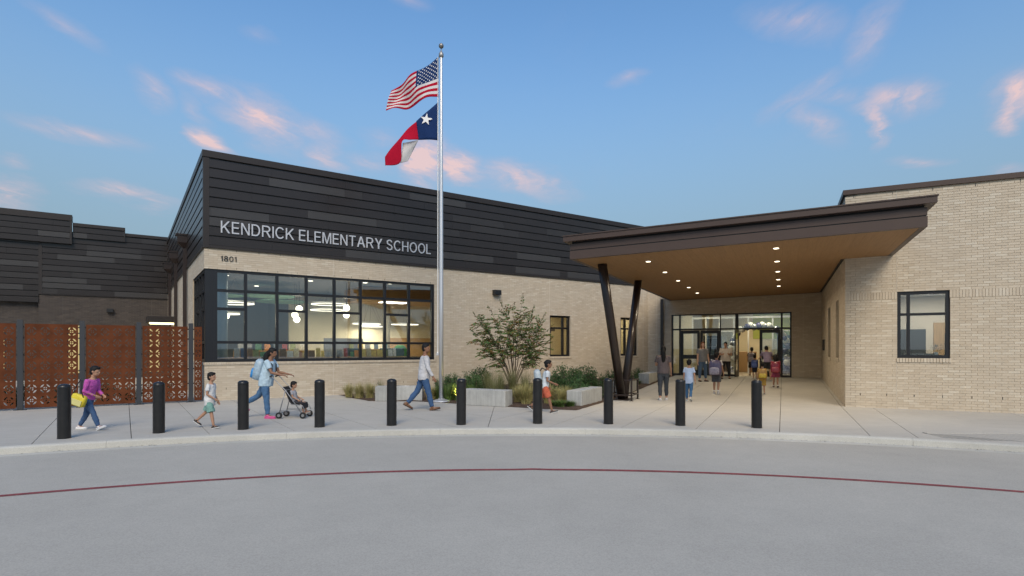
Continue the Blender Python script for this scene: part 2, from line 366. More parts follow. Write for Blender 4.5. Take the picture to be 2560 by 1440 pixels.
# sidewalk slabs
walk = empty('sidewalk'); structure(walk)
structure(annulus('sidewalk_base', RC, 70, -.06, M_BASE, radians(-66), radians(66), 120))
def slab(frame, s0, s1, side):
    bm = bmesh.new(); rs = [RC+.004]+[RC+.75*i for i in range(1, 34)]; na = 62; a0, a1 = radians(-62), radians(62); grid = []
    for r in rs: grid.append([bm.verts.new((*arc(r, a0+(a1-a0)*j/na), 0)) for j in range(na+1)])
    for i in range(len(rs)-1):
        for j in range(na): bm.faces.new((grid[i][j], grid[i][j+1], grid[i+1][j+1], grid[i+1][j]))
    O, u = (CL, uL) if frame == 'L' else (CR, uR)
    def cut(co, no): bmesh.ops.bisect_plane(bm, geom=bm.verts[:]+bm.edges[:]+bm.faces[:], plane_co=co, plane_no=no, clear_outer=True)
    cut((O[0]+u[0]*(s1-.006), O[1]+u[1]*(s1-.006), 0), (u[0], u[1], 0)); cut((O[0]+u[0]*(s0+.006), O[1]+u[1]*(s0+.006), 0), (-u[0], -u[1], 0))
    cut((-.5-.006*side, 0, 0), (side, 0, 0))
    if frame == 'R':
        cut((*Rw(0, 10.85), 0), (vR[0], vR[1], 0))
    if not bm.faces: bm.free(); return
    for v in bm.verts: v.co.z = gz(v.co.x, v.co.y)
    bmesh.ops.recalc_face_normals(bm, faces=bm.faces)
    if sum(f.normal.z for f in bm.faces) < 0: bmesh.ops.reverse_faces(bm, faces=bm.faces)
    bmesh.ops.dissolve_limit(bm, angle_limit=.0004, verts=bm.verts, edges=bm.edges)
    me = bpy.data.meshes.new('slab'); bm.to_mesh(me); bm.free(); me.materials.append(M_WALK)
    o = link(bpy.data.objects.new('slab', me), walk); s = o.modifiers.new('thick', 'SOLIDIFY'); s.thickness = .05; s.offset = -1
ul = [-16.2,-14.7,-13.3,-11.9,-10.5,-9.1,-7.65,-6.2,-4.78,-3.36,-1.94,-.70,.75,2.2,3.65,5.1,6.6,8.1,9.6,11.1,12.6,14.1,17.0]
for a, b in zip(ul[:-1], ul[1:]): slab('L', a, b, 1)
ur = [-24,-20,-16.5,-13.5,-10.6,-9.1,-7.55,-6.0,-4.6,-3.18,-1.64,-.10,.66,3.6,5.1,6.6,8.1,9.6,11,13,16]
for a, b in zip(ur[:-1], ur[1:]): slab('R', a, b, -1)
# grooved curb ramp at the right edge
ramp = empty('curb_ramp', (*Rw(0,0), 0), AR); structure(ramp)
mb = MB(); mb.add([(.9,-5.10,.004),(3.6,-3.75,.004),(3.6,-5.65,.004),(2.6,-5.62,.004)], [(0,3,2,1)]); mb.build('ramp_surface', M_WALK, ramp)
mb = MB()
for i in range(30):
    t = i/29; x0 = .95+2.6*t; yb = -5.08+1.3*t
    yf = max(yb-.9, -5.62) if x0 < 2.6 else -5.62
    if yb-.06 > yf: mb.obox(((x0+x0+.16)/2, (yb+yf)/2, .0058), (.011,-.006,0), (.10,(yb-yf)/2*-.96,0), (0,0,.0015))
mb.build('groove_ridge', M_WALK, ramp)['kind'] = 'stuff'
mb = MB(); mb.obox((2.25,-4.40,.009), (1.36,.66,0), (-.03,.06,0), (0,0,.009)); mb.build('ramp_kerb', M_WALK, ramp, bevel=.006)
# ============================================================ BUILDINGS
BR = {}
BRICK_L, BRICK_H, COURSE, PITCH = .236, .0577, .0677, .246
def frame_axis(kind, off):
    """kind 'x': a face looking to local -y at y = off; kind 'y': looking to local -x at x = off"""
    if kind == 'x': return (lambda s, d, z: (s, off-d, z)), 0.0
    return (lambda s, d, z: (off-d, s, z)), -pi/2
def wall(bld, key, kind, off, s0, s1, z0, z1, openings, mortar, brick, thick=.28, soldier=None, name='wall'):
    P, rot = frame_axis(kind, off); mb = MB()
    ss = sorted({s0, s1, *[min(max(o[i], s0), s1) for o in openings for i in (0, 1)]}); zs = sorted({z0, z1, *[min(max(o[i], z0), z1) for o in openings for i in (2, 3)]})
    for i in range(len(ss)-1):
        for j in range(len(zs)-1):
            cs, cz = (ss[i]+ss[i+1])/2, (zs[j]+zs[j+1])/2
            if any(o[0] < cs < o[1] and o[2] < cz < o[3] for o in openings): continue
            if kind == 'x': mb.box(ss[i], ss[i+1], off, off+thick, zs[j], zs[j+1])
            else: mb.box(off, off+thick, ss[i], ss[i+1], zs[j], zs[j+1])
    w = mb.build(name, mortar, bld)
    st = BR.setdefault(bld.name, dict(bld=bld, full=[], brick=brick)); rest = MB(); st.setdefault('rest', []).append((w, rest))
    k = 0; z = z0
    while z+BRICK_H <= z1+.001:
        zc = z+BRICK_H/2
        if soldier and soldier[0]-.01 < zc < soldier[1]: z += COURSE; k += 1; continue
        blocked = sorted((o[0], o[1]) for o in openings if o[2] < zc < o[3]); free = []; a = s0
        for b0, b1 in blocked:
            if b0 > a: free.append((a, b0))
            a = max(a, b1)
        if a < s1: free.append((a, s1))
        for fa, fb in free:
            n0 = int((fa-s0)/PITCH)-1; s = s0+n0*PITCH+(PITCH/2 if k % 2 else 0)
            while s < fb:
                a, b = max(s, fa), min(s+BRICK_L, fb); s += PITCH
                if b-a < .03: continue
                d = .007+random.uniform(-.0015, .0015)
                if b-a > BRICK_L-.001: st['full'].append((w, rest, P, rot, (a+b)/2, zc, d))
                else: add_brick(rest, P, a, b, z, z+BRICK_H, d)
        z += COURSE; k += 1
    if soldier:
        s = s0
        while s+.0577 < s1:
            if not any(o[0] < s+.03 < o[1] and o[2] < (soldier[0]+soldier[1])/2 < o[3] for o in openings):
                add_brick(rest, P, s, s+.0577, soldier[0], soldier[1]-.01, .012+random.uniform(-.001,.001))
            s += COURSE
    return w
def add_brick(mb, P, a, b, z0, z1, d):
    vs = [P(a,-.004,z0),P(b,-.004,z0),P(b,-.004,z1),P(a,-.004,z1),P(a,d,z0),P(b,d,z0),P(b,d,z1),P(a,d,z1)]
    mb.add(vs, [(4,5,6,7),(0,1,5,4),(1,2,6,5),(2,3,7,6),(3,0,4,7)])
def finish_bricks(bld):
    st = BR[bld.name]; mw = Matrix.Translation(bld.location) @ Matrix.Rotation(bld.rotation_euler.z, 4, 'Z'); out = []
    for e in st['full']:
        w, rest, P, rot, s, zc, d = e; p = mw @ Vector(P(s, 0, zc))
        x, y = 1280+1414*p.x/max(p.y, .1), 870-1414*(p.z-1.65)/max(p.y, .1); nz = mw.to_3x3() @ (Vector((0,-1,0)) if rot == 0 else Vector((-1,0,0)))
        view = -p.normalized().dot(nz); vis = 5 < x < 2555 and y < 1000 and p.z > gz(p.x, p.y)+.1 and p.y > 1
        out.append((p.length/max(view, .05) if vis else 1e6+p.length, e))
    out.sort(key=lambda t: t[0])
    mb = MB(); P0 = lambda s, d, z: (s, -d, z); add_brick(mb, P0, -BRICK_L/2, BRICK_L/2, -BRICK_H/2, BRICK_H/2, .007); me = mb.mesh('brick', st['brick'])
    for i, (q, (w, rest, P, rot, s, zc, d)) in enumerate(out):
        if i < 300 and q < 1e6: inst('brick', me, P(s, d-.007, zc), w, (0, 0, rot))
        else: add_brick(rest, P, s-BRICK_L/2, s+BRICK_L/2, zc-BRICK_H/2, zc+BRICK_H/2, d)
    for w, rest in st['rest']:
        if rest.v: o = rest.build('brickwork', st['brick'], w); o['kind'] = 'stuff'
def cladding(bld, kind, off, s0, s1, z0, rows, force=(), rowh=.302, seed=1, plight=.16, skip=None):
    P, rot = frame_axis(kind, off); rnd = random.Random(seed); mb = MB()
    if kind == 'x': mb.box(s0, s1, off, off+.25, z0, z0+rows*rowh)
    else: mb.box(off, off+.25, s0, s1, z0, z0+rows*rowh)
    back = mb.build('cladding', M_SHADOWGAP, bld)
    pr = [(-.004,.006),(.042,.006),(.042,.236),(.016,.246),(.016,rowh-.024),(-.004,rowh-.024)]
    for r in range(rows):
        z = z0+rows*rowh-(r+1)*rowh; cuts = [s0]; a = s0-rnd.choice((0,.61,1.22,1.83))
        while True:
            a += 2.44
            if a > s1-.3: break
            if a > s0+.3: cuts.append(a)
        for rr, fa, fb, tone in force:
            if rr == r: cuts = [c for c in cuts if not (fa-.25 < c < fb+.25) or c == s0]+[c for c in (fa, fb) if c > s0+.01]
        cuts = sorted(cuts)+[s1]
        for a, b in zip(cuts[:-1], cuts[1:]):
            tone = 0 if rnd.random() > plight*2.2 else (2 if rnd.random() < .5 else 1)
            for rr, fa, fb, t in force:
                if rr == r and fa-.05 <= (a+b)/2 <= fb+.05: tone = t
            rings = [[P(s, d, z+zz) for d, zz in pr] for s in (a+.002, b-.002)]
            MB().loft(rings, True).build('panel', M_PANEL[tone], back, recalc=True)
    return back
def window(bld, kind, off, s0, s1, z0, z1, vs, hs, fw=.06, depth=.09, rec=.06, name='window', panes=None, edge=None):
    """vs: inner mullion centres; hs: list of (z, sa, sb) inner transoms. Children: one pane per light"""
    P, rot = frame_axis(kind, off); mb = MB(); e = edge or fw
    def bar(a, b, za, zb, d0=-rec-depth, d1=-rec):
        p, q = P(a, d0, za), P(b, d1, zb); mb.box(min(p[0],q[0]), max(p[0],q[0]), min(p[1],q[1]), max(p[1],q[1]), za, zb)
    bar(s0, s0+e, z0, z1); bar(s1-e, s1, z0, z1); bar(s0+e, s1-e, z0, z0+e); bar(s0+e, s1-e, z1-e, z1)
    for v in vs: bar(v-fw/2, v+fw/2, z0+e, z1-e, d1=-rec+.003)
    for z, a, b in hs: bar(a, b, z-fw/2, z+fw/2, d0=-rec-depth+.004, d1=-rec-.004)
    fr = mb.build(name, M_FRAME, bld)
    cols = [s0+e]+sorted(vs)+[s1-e]
    for ca, cb in zip(cols[:-1], cols[1:]):
        m = (ca+cb)/2; rows = [z0+e]+sorted(z for z, a, b in hs if a <= m <= b)+[z1-e]
        for ra, rb in zip(rows[:-1], rows[1:]):
            pmb = MB(); p, q = P(ca, -rec-depth*.5-.004, ra), P(cb, -rec-depth*.5+.004, rb)
            pmb.box(min(p[0],q[0]), max(p[0],q[0]), min(p[1],q[1]), max(p[1],q[1]), ra, rb); pmb.build('pane', M_GLASS, fr)
    return fr
def rowlock_sill(bld, kind, off, s0, s1, z, brick, h=.075, proud=.035, parent=None):
    P, rot = frame_axis(kind, off); mb = MB(); s = s0
    while s < s1-.02: add_brick(mb, P, s, min(s+.0577, s1), z-h, z, proud); s += COURSE
    o = mb.build('sill', brick, parent or bld); o['kind'] = 'stuff'; return o
# ---------------------------------------------- library wing (left)
bL = tag(empty('library_wing', (*CL, 0), AL), 'pale brick library wing with dark metal cladding above and large corner window', 'building')
OPL = [(-.5,7.9,1.2,4.14),(13.6,14.8,1.25,3.13),(18.0,19.2,1.27,3.15)]
wF = wall(bL, 'L', 'x', 0, 0, 20.1, -.14, 4.77, OPL, M_MORTAR, M_BRICK)
wS = wall(bL, 'L', 'y', 0, .0, 18.2, -.14, 4.77, [(-.5,3.55,1.2,4.14)], M_MORTAR, M_BRICK)
rowlock_sill(bL, 'x', 0, 0, 7.95, 1.2, M_BRICK); rowlock_sill(bL, 'y', 0, 0, 3.6, 1.2, M_BRICK)
rowlock_sill(bL, 'x', 0, 13.55, 14.85, 1.25, M_BRICK); rowlock_sill(bL, 'x', 0, 17.95, 19.25, 1.27, M_BRICK)
# corner curtain wall
vsL = [1.18,2.137,3.083,4.036,4.977,5.90,6.855]; hs = [(3.47,.1,8),(1.83,.1,8)]
ed = [.25]+vsL+[7.84]
for i in (0, 2, 4, 6): hs.append((2.89, ed[i], ed[i+1]))
wn = window(bL, 'x', 0, .26, 7.9, 1.2, 4.14, vsL, [(z, max(a,.3), min(b,7.86)) for z, a, b in hs], fw=.086, depth=.12, rec=.03, edge=.10)
MB().box(.02, .259, .03, .26, 1.2, 4.14).build('corner_post', M_FRAME, wn)
vs2 = [.26+.82*i for i in (1,2,3)]; hs2 = [(3.47,.3,3.5),(1.83,.3,3.5),(2.89,.3,1.08),(2.89,1.9,2.72)]
window(bL, 'y', 0, .262, 3.55, 1.2, 4.14, vs2, hs2, fw=.086, depth=.12, rec=.03, edge=.1)
for a, b, z0, z1, v, h in ((13.6,14.8,1.25,3.13,14.42,2.55),(18.0,19.2,1.27,3.15,18.4,2.6)):
    window(bL, 'x', 0, a, b, z0, z1, [v], [(h, a+.05, b-.05)], fw=.08, depth=.1, rec=.07, edge=.10)
for k in range(12): MB().box(.9+k*.66, .91+k*.66, -.0135, -.002, 4.70, 4.762).build('weep_vent', M_BLACK, wF); MB().box(.9+k*.62, .91+k*.62, -.0135, -.002, 4.145, 4.20).build('weep_vent', M_BLACK, wF)
for k in range(8): MB().box(.6+k*1.0, .612+k*1.0, -.0135, -.002, .34, .40).build('weep_vent', M_BLACK, wF)
for x, z0, z1 in ((3.98,4.16,4.77),(3.98,.0,1.12),(8.05,.0,4.77),(13.585,.3,4.77),(19.6,.3,4.77)): MB().box(x-.006, x+.006, -.0135, -.002, z0, z1).build('control_joint', M_SEAL, wF)
# metal cladding above
cF = cladding(bL, 'x', 0, .13, 22.5, 4.86, 9, force=[(1,1.87,4.37,2),(5,.17,1.87,2),(4,3.1,5.55,2),(4,6.6,9.0,1),(7,8.2,10.6,2),(6,11.8,14.2,2),(8,5.7,8.1,2),(2,13.4,15.8,1),(3,9.5,11.9,1),(8,14.6,17.0,2),(5,16.0,18.4,2)], seed=4, plight=.05)
cS = cladding(bL, 'y', 0, .13, 18.0, 4.86, 9, seed=9, plight=.06)
mb = MB(); mb.box(-.045, .129, -.045, .129, 4.775, 7.575); mb.build('corner_trim', M_TRIM, bL)
mb = MB(); mb.box(.1295, 22.5, -.06, .25, 4.772, 4.858); mb.box(-.06, .25, .1295, 18.0, 4.772, 4.858); mb.build('base_flashing', M_TRIM, bL)
mb = MB(); mb.box(-.07, 22.5, -.07, .35, 7.58, 7.79); mb.box(-.07, .35, .352, 18.2, 7.58, 7.79); mb.build('coping', M_TRIM, bL, bevel=.008)
MB().box(.3, 22.5, .36, 18.2, 7.2, 7.3).build('roof', M_TRIM, bL)
# conductor heads and downspouts on the return wall
for y in (5.6, 10.4, 14.6):
    ds = MB().box(-.17, -.04, y-.06, y+.06, .05, 5.75).build('downspout', M_COLUMN, bL)
    rings = [[(-.03-w*2, y-w, z), (-.03, y-w, z), (-.03, y+w, z), (-.03-w*2, y+w, z)] for w, z in ((.075,5.55),(.17,5.75),(.17,6.02),(.20,6.02),(.20,6.08))]
    MB().loft(rings).build('conductor_head', M_COLUMN, ds, recalc=True)
# wall light box on the facade
lt = MB().box(10.56, 10.90, -.20, -.012, 3.86, 4.06).build('wall_light', M_BLACK, None, bevel=.01); lt.parent = None
lt.location = (*CL, 0); lt.rotation_euler = (0,0,AL); tag(lt, 'black box wall light on pale brick above the small tree', 'wall light')
# ---------------------------------------------- library interior
def Lp(x, y, z=0): return (*Lw(x, y), z)
mb = MB(); mb.box(.3, 13.3, .31, 17.0, .10, .30); mb.build('interior_floor', M_FLOOR, bL)
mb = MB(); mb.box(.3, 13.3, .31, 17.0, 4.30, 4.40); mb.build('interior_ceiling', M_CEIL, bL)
mb = MB(); mb.box(4.6, 13.3, 9.2, 9.35, .30, 4.30); mb.box(13.15, 13.3, .31, 9.2, .30, 4.30); mb.build('interior_wall', M_CREAM, bL)
MB().box(.31, 4.8, 14.0, 14.1, .30, 4.30).box(4.6, 4.75, 9.352, 14.0, .30, 4.30).build('far_wall', mat('dim_depth_tone', (.30,.28,.32), .8), bL)  # dark purple-grey colour stands in for the room's dim depth and reflected sky
M_GOLD = mat('wood_soffit_panel', (.36,.22,.08), .6, var=.1)
mb = MB(); mb.box(6.3, 11.5, 3.6, 6.0, 3.72, 4.298); mb.build('dropped_soffit', M_GOLD, bL, bevel=.02)
M_TEALCOL = mat('teal_column_paint', (.30,.38,.42), .6)
for x in (.62, 8.6): 
    mb = MB(); mb.tube([(x, .95 if x < 1 else 6.6, .3), (x, .95 if x < 1 else 6.6, 4.298)], .16, 20); mb.build('round_column', M_TEALCOL if x < 1 else M_CREAM, bL, smooth=True)
mb = MB(); mb.box(9.6, 12.4, 9.16, 9.198, .30, 2.2); mb.build('wood_wall_panel', M_WOOD, bL)
mb = MB(); mb.box(5.4, 7.2, 6.0, 6.12, .3, 2.1); mb.build('grey_partition', mat('grey_panel', (.20,.21,.24), .6), bL)
def point(name, loc, w, col, rad, parent):
    l = bpy.data.lights.new(name, 'POINT'); l.energy = w; l.color = col; l.shadow_soft_size = rad
    o = bpy.data.objects.new(name, l); o.location = loc; return link(o, parent)
def area(name, loc, w, col, size, parent, spread=180, size_y=None, rot=(0,0,0)):
    l = bpy.data.lights.new(name, 'AREA'); l.energy = w; l.color = col; l.size = size; l.shape = 'DISK'; l.spread = radians(spread)
    if size_y: l.shape = 'RECTANGLE'; l.size_y = size_y
    o = bpy.data.objects.new(name, l); o.location = loc; o.rotation_euler = rot; return link(o, parent)
WARM = (1.0, .86, .64)
GL = [(1.055,3.5,2.84,.13,'hanging over the left end of the shelves'),(3.69,3.5,3.21,.13,'highest of the three by the third mullion'),(3.643,4.0,2.99,.13,'left of the three by the third mullion'),(3.84,4.5,2.83,.13,'lowest of the three by the third mullion'),(5.43,3.0,3.28,.13,'upper of the two near the middle panes'),(5.75,4.0,3.05,.13,'lower of the two near the middle panes')]
for x, y, z, r, w in GL:
    e = tag(empty('globe_pendant', Lp(x, y, z), AL), 'glowing white globe pendant, '+w, 'pendant light', 'globe pendants in the library')
    MB().ell((0,0,0), (r,r,r), 20, 14).build('globe', E_WARM, e, smooth=True)
    MB().tube([(0,0,r+.02),(0,0,4.298-z)], .008, 6).tube([(0,0,r-.01),(0,0,r+.06)], .03, 10).build('stem', M_BLACK, e)
    point('globe_light', (0,0,-r-.06), 9, WARM, .1, e)
RG = [(1.42,4.0,3.36,.70,'behind the first and second panes'),(1.3,6.0,3.06,.62,'smaller and lower behind the first pane'),(5.35,5.0,3.56,.78,'behind the middle panes'),(5.86,7.0,3.44,.8,'lower one deep behind the middle panes'),(8.1,8.0,2.88,.70,'low behind the sixth pane'),(8.5,8.4,2.76,.6,'lowest one behind the sixth pane'),(10.0,7.6,2.88,.70,'low behind the last panes')]
for x, y, z, R, w in RG:
    e = tag(empty('ring_pendant', Lp(x, y, z), AL), 'glowing ring pendant light '+w, 'pendant light', 'ring pendants in the library')
    n = 40
    def rr(r, z): return [(r*cos(2*pi*k/n), r*sin(2*pi*k/n), z) for k in range(n)]
    MB().loft([rr(R,-.0), rr(R,.07), rr(R-.07,.07), rr(R-.07,0)], False).build('housing', M_WHITE, e, smooth=False)
    MB().loft([rr(R+.004,-.004), rr(R+.004,-.020), rr(R-.074,-.020), rr(R-.074,-.004), rr(R+.004,-.004)], False).build('lens', E_RING, e)
    mb = MB()
    for k in range(3): mb.tube([(R*.95*cos(k*2.1), R*.95*sin(k*2.1), .1), (0,0,4.298-z)], .004, 4)
    mb.build('cable', M_BLACK, e); area('ring_glow', (0,0,-.05), 30 if x > 5 else 7, WARM, 1.2, e)
for x, y, r, w in ((2.9,4.9,.95,'large one behind the second and third panes'),(3.9,7.6,1.1,'deeper one over the back shelves'),(1.3,5.6,.7,'small one near the corner'),(6.2,8.1,.9,'one near the back wall')):
    d = MB().lathe([(r*.98,-.03),(r,0),(r*.98,.03)], 40).build('ceiling_disc', M_GREENDISC, loc=Lp(x, y, 3.78)); tag(d, 'pale green round acoustic ceiling disc, '+w, 'ceiling disc', 'acoustic discs in the library')
for x, y, w in ((1.15,1.6,'nearest the corner post'),(1.0,3.0,'second nearest the corner post'),(4.0,3.0,'above the fourth pane'),(6.0,2.4,'above the sixth pane'),(2.6,6.2,'beyond the green disc'),(7.0,2.2,'above the seventh pane')):
    d = MB().lathe([(.09,-.004),(.09,.004)], 20).build('ceiling_downlight', E_DOWN, loc=Lp(x, y, 4.292)); tag(d, 'small round recessed ceiling light in the library, '+w, 'downlight', 'library downlights'); 
    area('down_glow', (0,0,-.02), 16, WARM, .15, d, 130)
p = MB().box(-.6,.6,-.3,.3,-.01,.01).build('ceiling_troffer', E_PANEL, loc=Lp(8.0, 4.3, 3.70)); p.rotation_euler = (0,0,AL); tag(p, 'bright flat ceiling light panel behind the upper seventh pane', 'ceiling light'); area('troffer_glow', (0,0,-.03), 25, (1,.9,.7), 1.0, p)
# shelves and books
BOOKC = [('teal',(.03,.16,.18)),('cream',(.62,.52,.33)),('olive',(.22,.24,.09)),('navy',(.03,.05,.12)),('orange',(.55,.22,.05)),('white',(.68,.66,.6)),('brown',(.16,.08,.04)),('yellow',(.62,.45,.12)),('slate',(.14,.17,.2)),('green',(.08,.22,.10)),('red',(.35,.05,.04)),('grey',(.3,.3,.3))]
BM = {n: mat('book_'+n, c, .5, var=.35, vscale=14, objrand=.15) for n, c in BOOKC}
M_PAGE = mat('book_pages', (.7,.65,.52), .8)
def shelf(x0, x1, y, z, name, label, d=.32):
    e = tag(empty(name, Lp(x0, y, .30), AL), label, 'bookshelf'); w = x1-x0; h = z-.30
    MB().box(0, w, 0, d, h-.04, h).build('top', M_WOOD, e); MB().box(0, w, d-.02, d, 0, h-.041).build('back', M_WOOD, e)
    for k in range(int(w/1.0)+2):
        xx = min(k*1.0, w-.03); MB().box(xx, xx+.03, .003, d-.021, 0, h-.041).build('divider', M_WOOD, e)
    for q in (.08, h*.5): MB().box(.031, w-.031, .01, d-.022, q, q+.025).build('shelf_board', M_WOOD, e)
    return e
shelf(.45, 7.7, .62, 1.33, 'low_bookcase', 'long low wooden bookcase just inside the library window')
shelf(1.55, 4.6, 4.9, 1.55, 'back_bookcase', 'wooden bookcase standing free in the middle of the library')
shelf(6.3, 8.3, 5.4, 1.6, 'side_bookcase', 'wooden bookcase towards the right in the library')
rnd = random.Random(5); seen = {}
def book(x, y, z, w, h, th, cname, where, lean=0.0, yaw=0.0):
    e = empty('book', Lp(x, y, z), AL+yaw); e.rotation_euler = (lean, 0, AL+yaw)
    MB().box(-w/2, w/2, -th/2, -th/2+.004, 0, h).box(-w/2, w/2, th/2-.004, th/2, 0, h).box(-w/2, -w/2+.004, -th/2+.0041, th/2-.0041, 0, h).build('cover', BM[cname], e)
    MB().box(-w/2+.0045, w/2-.006, -th/2+.0042, th/2-.0042, .004, h-.004).build('pages', M_PAGE, e)
    k = (cname, where); seen[k] = seen.get(k, 0)+1
    tag(e, '%s book standing face out %s, %s %s one from the left' % (cname, where, ORD[min(seen[k]-1, 29)], cname), 'book', 'books '+where)
x = .95
while x < 6.6:
    w = rnd.uniform(.10,.22); h = rnd.uniform(.17,.36); cn = rnd.choice(BOOKC)[0]
    book(x+w/2, .78+rnd.uniform(-.03,.05), 1.332, w, h, .025, cn, 'on the low window shelf', lean=-.12, yaw=rnd.uniform(-.12,.12)); x += w+rnd.choice((.02,.03,.05,.12))
x = 1.7
while x < 4.4:
    w = rnd.uniform(.18,.26); cn = rnd.choice(BOOKC)[0]; book(x+w/2, 5.05, 1.552, w, rnd.uniform(.22,.32), .025, cn, 'on the middle bookcase', lean=-.1); x += w+rnd.choice((.05,.12,.2))
x = 6.4
while x < 8.1:
    w = rnd.uniform(.18,.26); cn = rnd.choice(BOOKC)[0]; book(x+w/2, 5.55, 1.602, w, rnd.uniform(.22,.32), .025, cn, 'on the right-hand bookcase', lean=-.1); x += w+rnd.choice((.08,.2))
# green egg chair, computer monitor
e = tag(empty('egg_chair', Lp(7.6, 2.5, .3), AL), 'round bright green lounge chair behind the seventh window pane', 'chair')
M_GREENF = mat('green_fabric', (.035,.22,.04), .8)
def shell():
    mb = MB(); rings = []
    for i in range(9):
        a = -1.2+2.4*i/8; rings.append([(.33*cos(a)*sin(b)*1.0, .12+.30*cos(a)*-cos(b), 1.12+.38*sin(a)) for b in [radians(-100+200*j/12) for j in range(13)]])
    vs = [p for r in rings for p in r]; fs = [(i*13+j, i*13+j+1, (i+1)*13+j+1, (i+1)*13+j) for i in range(8) for j in range(12)]
    return mb.add(vs, fs)
sh = shell().build('hood', M_GREENF, e, smooth=True); sm = sh.modifiers.new('t', 'SOLIDIFY'); sm.thickness = .04
MB().ell((0,.05,.62), (.30,.28,.16), 16, 8).build('seat', M_GREENF, e, smooth=True); MB().lathe([(.26,0),(.24,.03),(.03,.06),(.03,.5)], 20).build('pedestal', M_BLACK, e)
for x, w, lbl in ((6.6,.5,'wide'),(5.1,.3,'small')):
    e = tag(empty('monitor', Lp(x, 1.05, 1.0), AL), '%s dark computer monitor just inside the library window' % lbl, 'monitor')
    MB().box(-w, w, 0, .04, .34, .64).build('screen', mat('screen_face', (.05,.10,.12), .25), e, bevel=.006); MB().box(-.03,.03,.041,.07,.0,.5).box(-.12,.12,-.02,.14,-.01,.0).build('stand', M_BLACK, e)
# desk below the monitors
e = tag(empty('desk', Lp(5.9, 1.3, .3), AL), 'wooden desk behind the low bookcase carrying the monitors', 'desk'); MB().box(-1.6,1.6,-.35,.35,.64,.68).build('top', M_WOOD, e)
for sx in (-1.5,1.5):
    for sy in (-.3,.3): MB().box(sx-.03,sx+.03,sy-.03,sy+.03,0,.639).build('leg', M_BLACK, e)
# small rooms behind the two narrow windows
mb = MB(); mb.box(13.32, 20, .31, 3.2, .2, .3); mb.build('interior_floor', M_FLOOR, bL); mb = MB(); mb.box(13.32, 20, .31, 3.2, 3.5, 3.6); mb.build('interior_ceiling', M_CEIL, bL)
M_YWOOD = mat('yellow_wood_panel', (.66,.53,.30), .5, var=.10, vscale=3, stretch=(12,12,.6))
mb = MB(); mb.box(13.32, 20, 2.4, 2.5, .3, 3.5); mb.box(16.4, 16.5, .31, 2.4, .3, 3.5); mb.box(19.9, 20, .31, 2.4, .3, 3.5); mb.build('interior_wall', M_YWOOD, bL)
for x, w in ((14.3,'behind the narrow window by the tree'),(18.7,'behind the narrow window by the columns')):
    p = MB().box(-.55,.55,-.25,.25,-.01,.01).build('ceiling_light_panel', E_PANEL, loc=Lp(x, 1.3, 3.48)); p.rotation_euler = (0,0,AL); tag(p, 'flat ceiling light panel '+w, 'ceiling light', 'office light panels'); area('panel_glow', (0,0,-.03), 18, (1,.90,.72), .8, p)
e = tag(empty('camera_arm', Lp(13.95, .75, 2.45), AL), 'dark purple and black device hanging behind the narrow window by the tree', 'device')
MB().box(-.35,.25,-.1,.12,-.12,.08).build('housing', mat('purple_plastic', (.045,.02,.08), .4), e, bevel=.02); MB().ell((-.22,0,.30),(.16,.14,.15),14,9).build('head', M_BLACK, e, smooth=True); MB().tube([(-.22,0,.05),(-.22,0,.2)], .03, 8).box(.26,.5,-.06,.06,-.02,.16).build('arm', M_BLACK, e)
finish_bricks(bL)
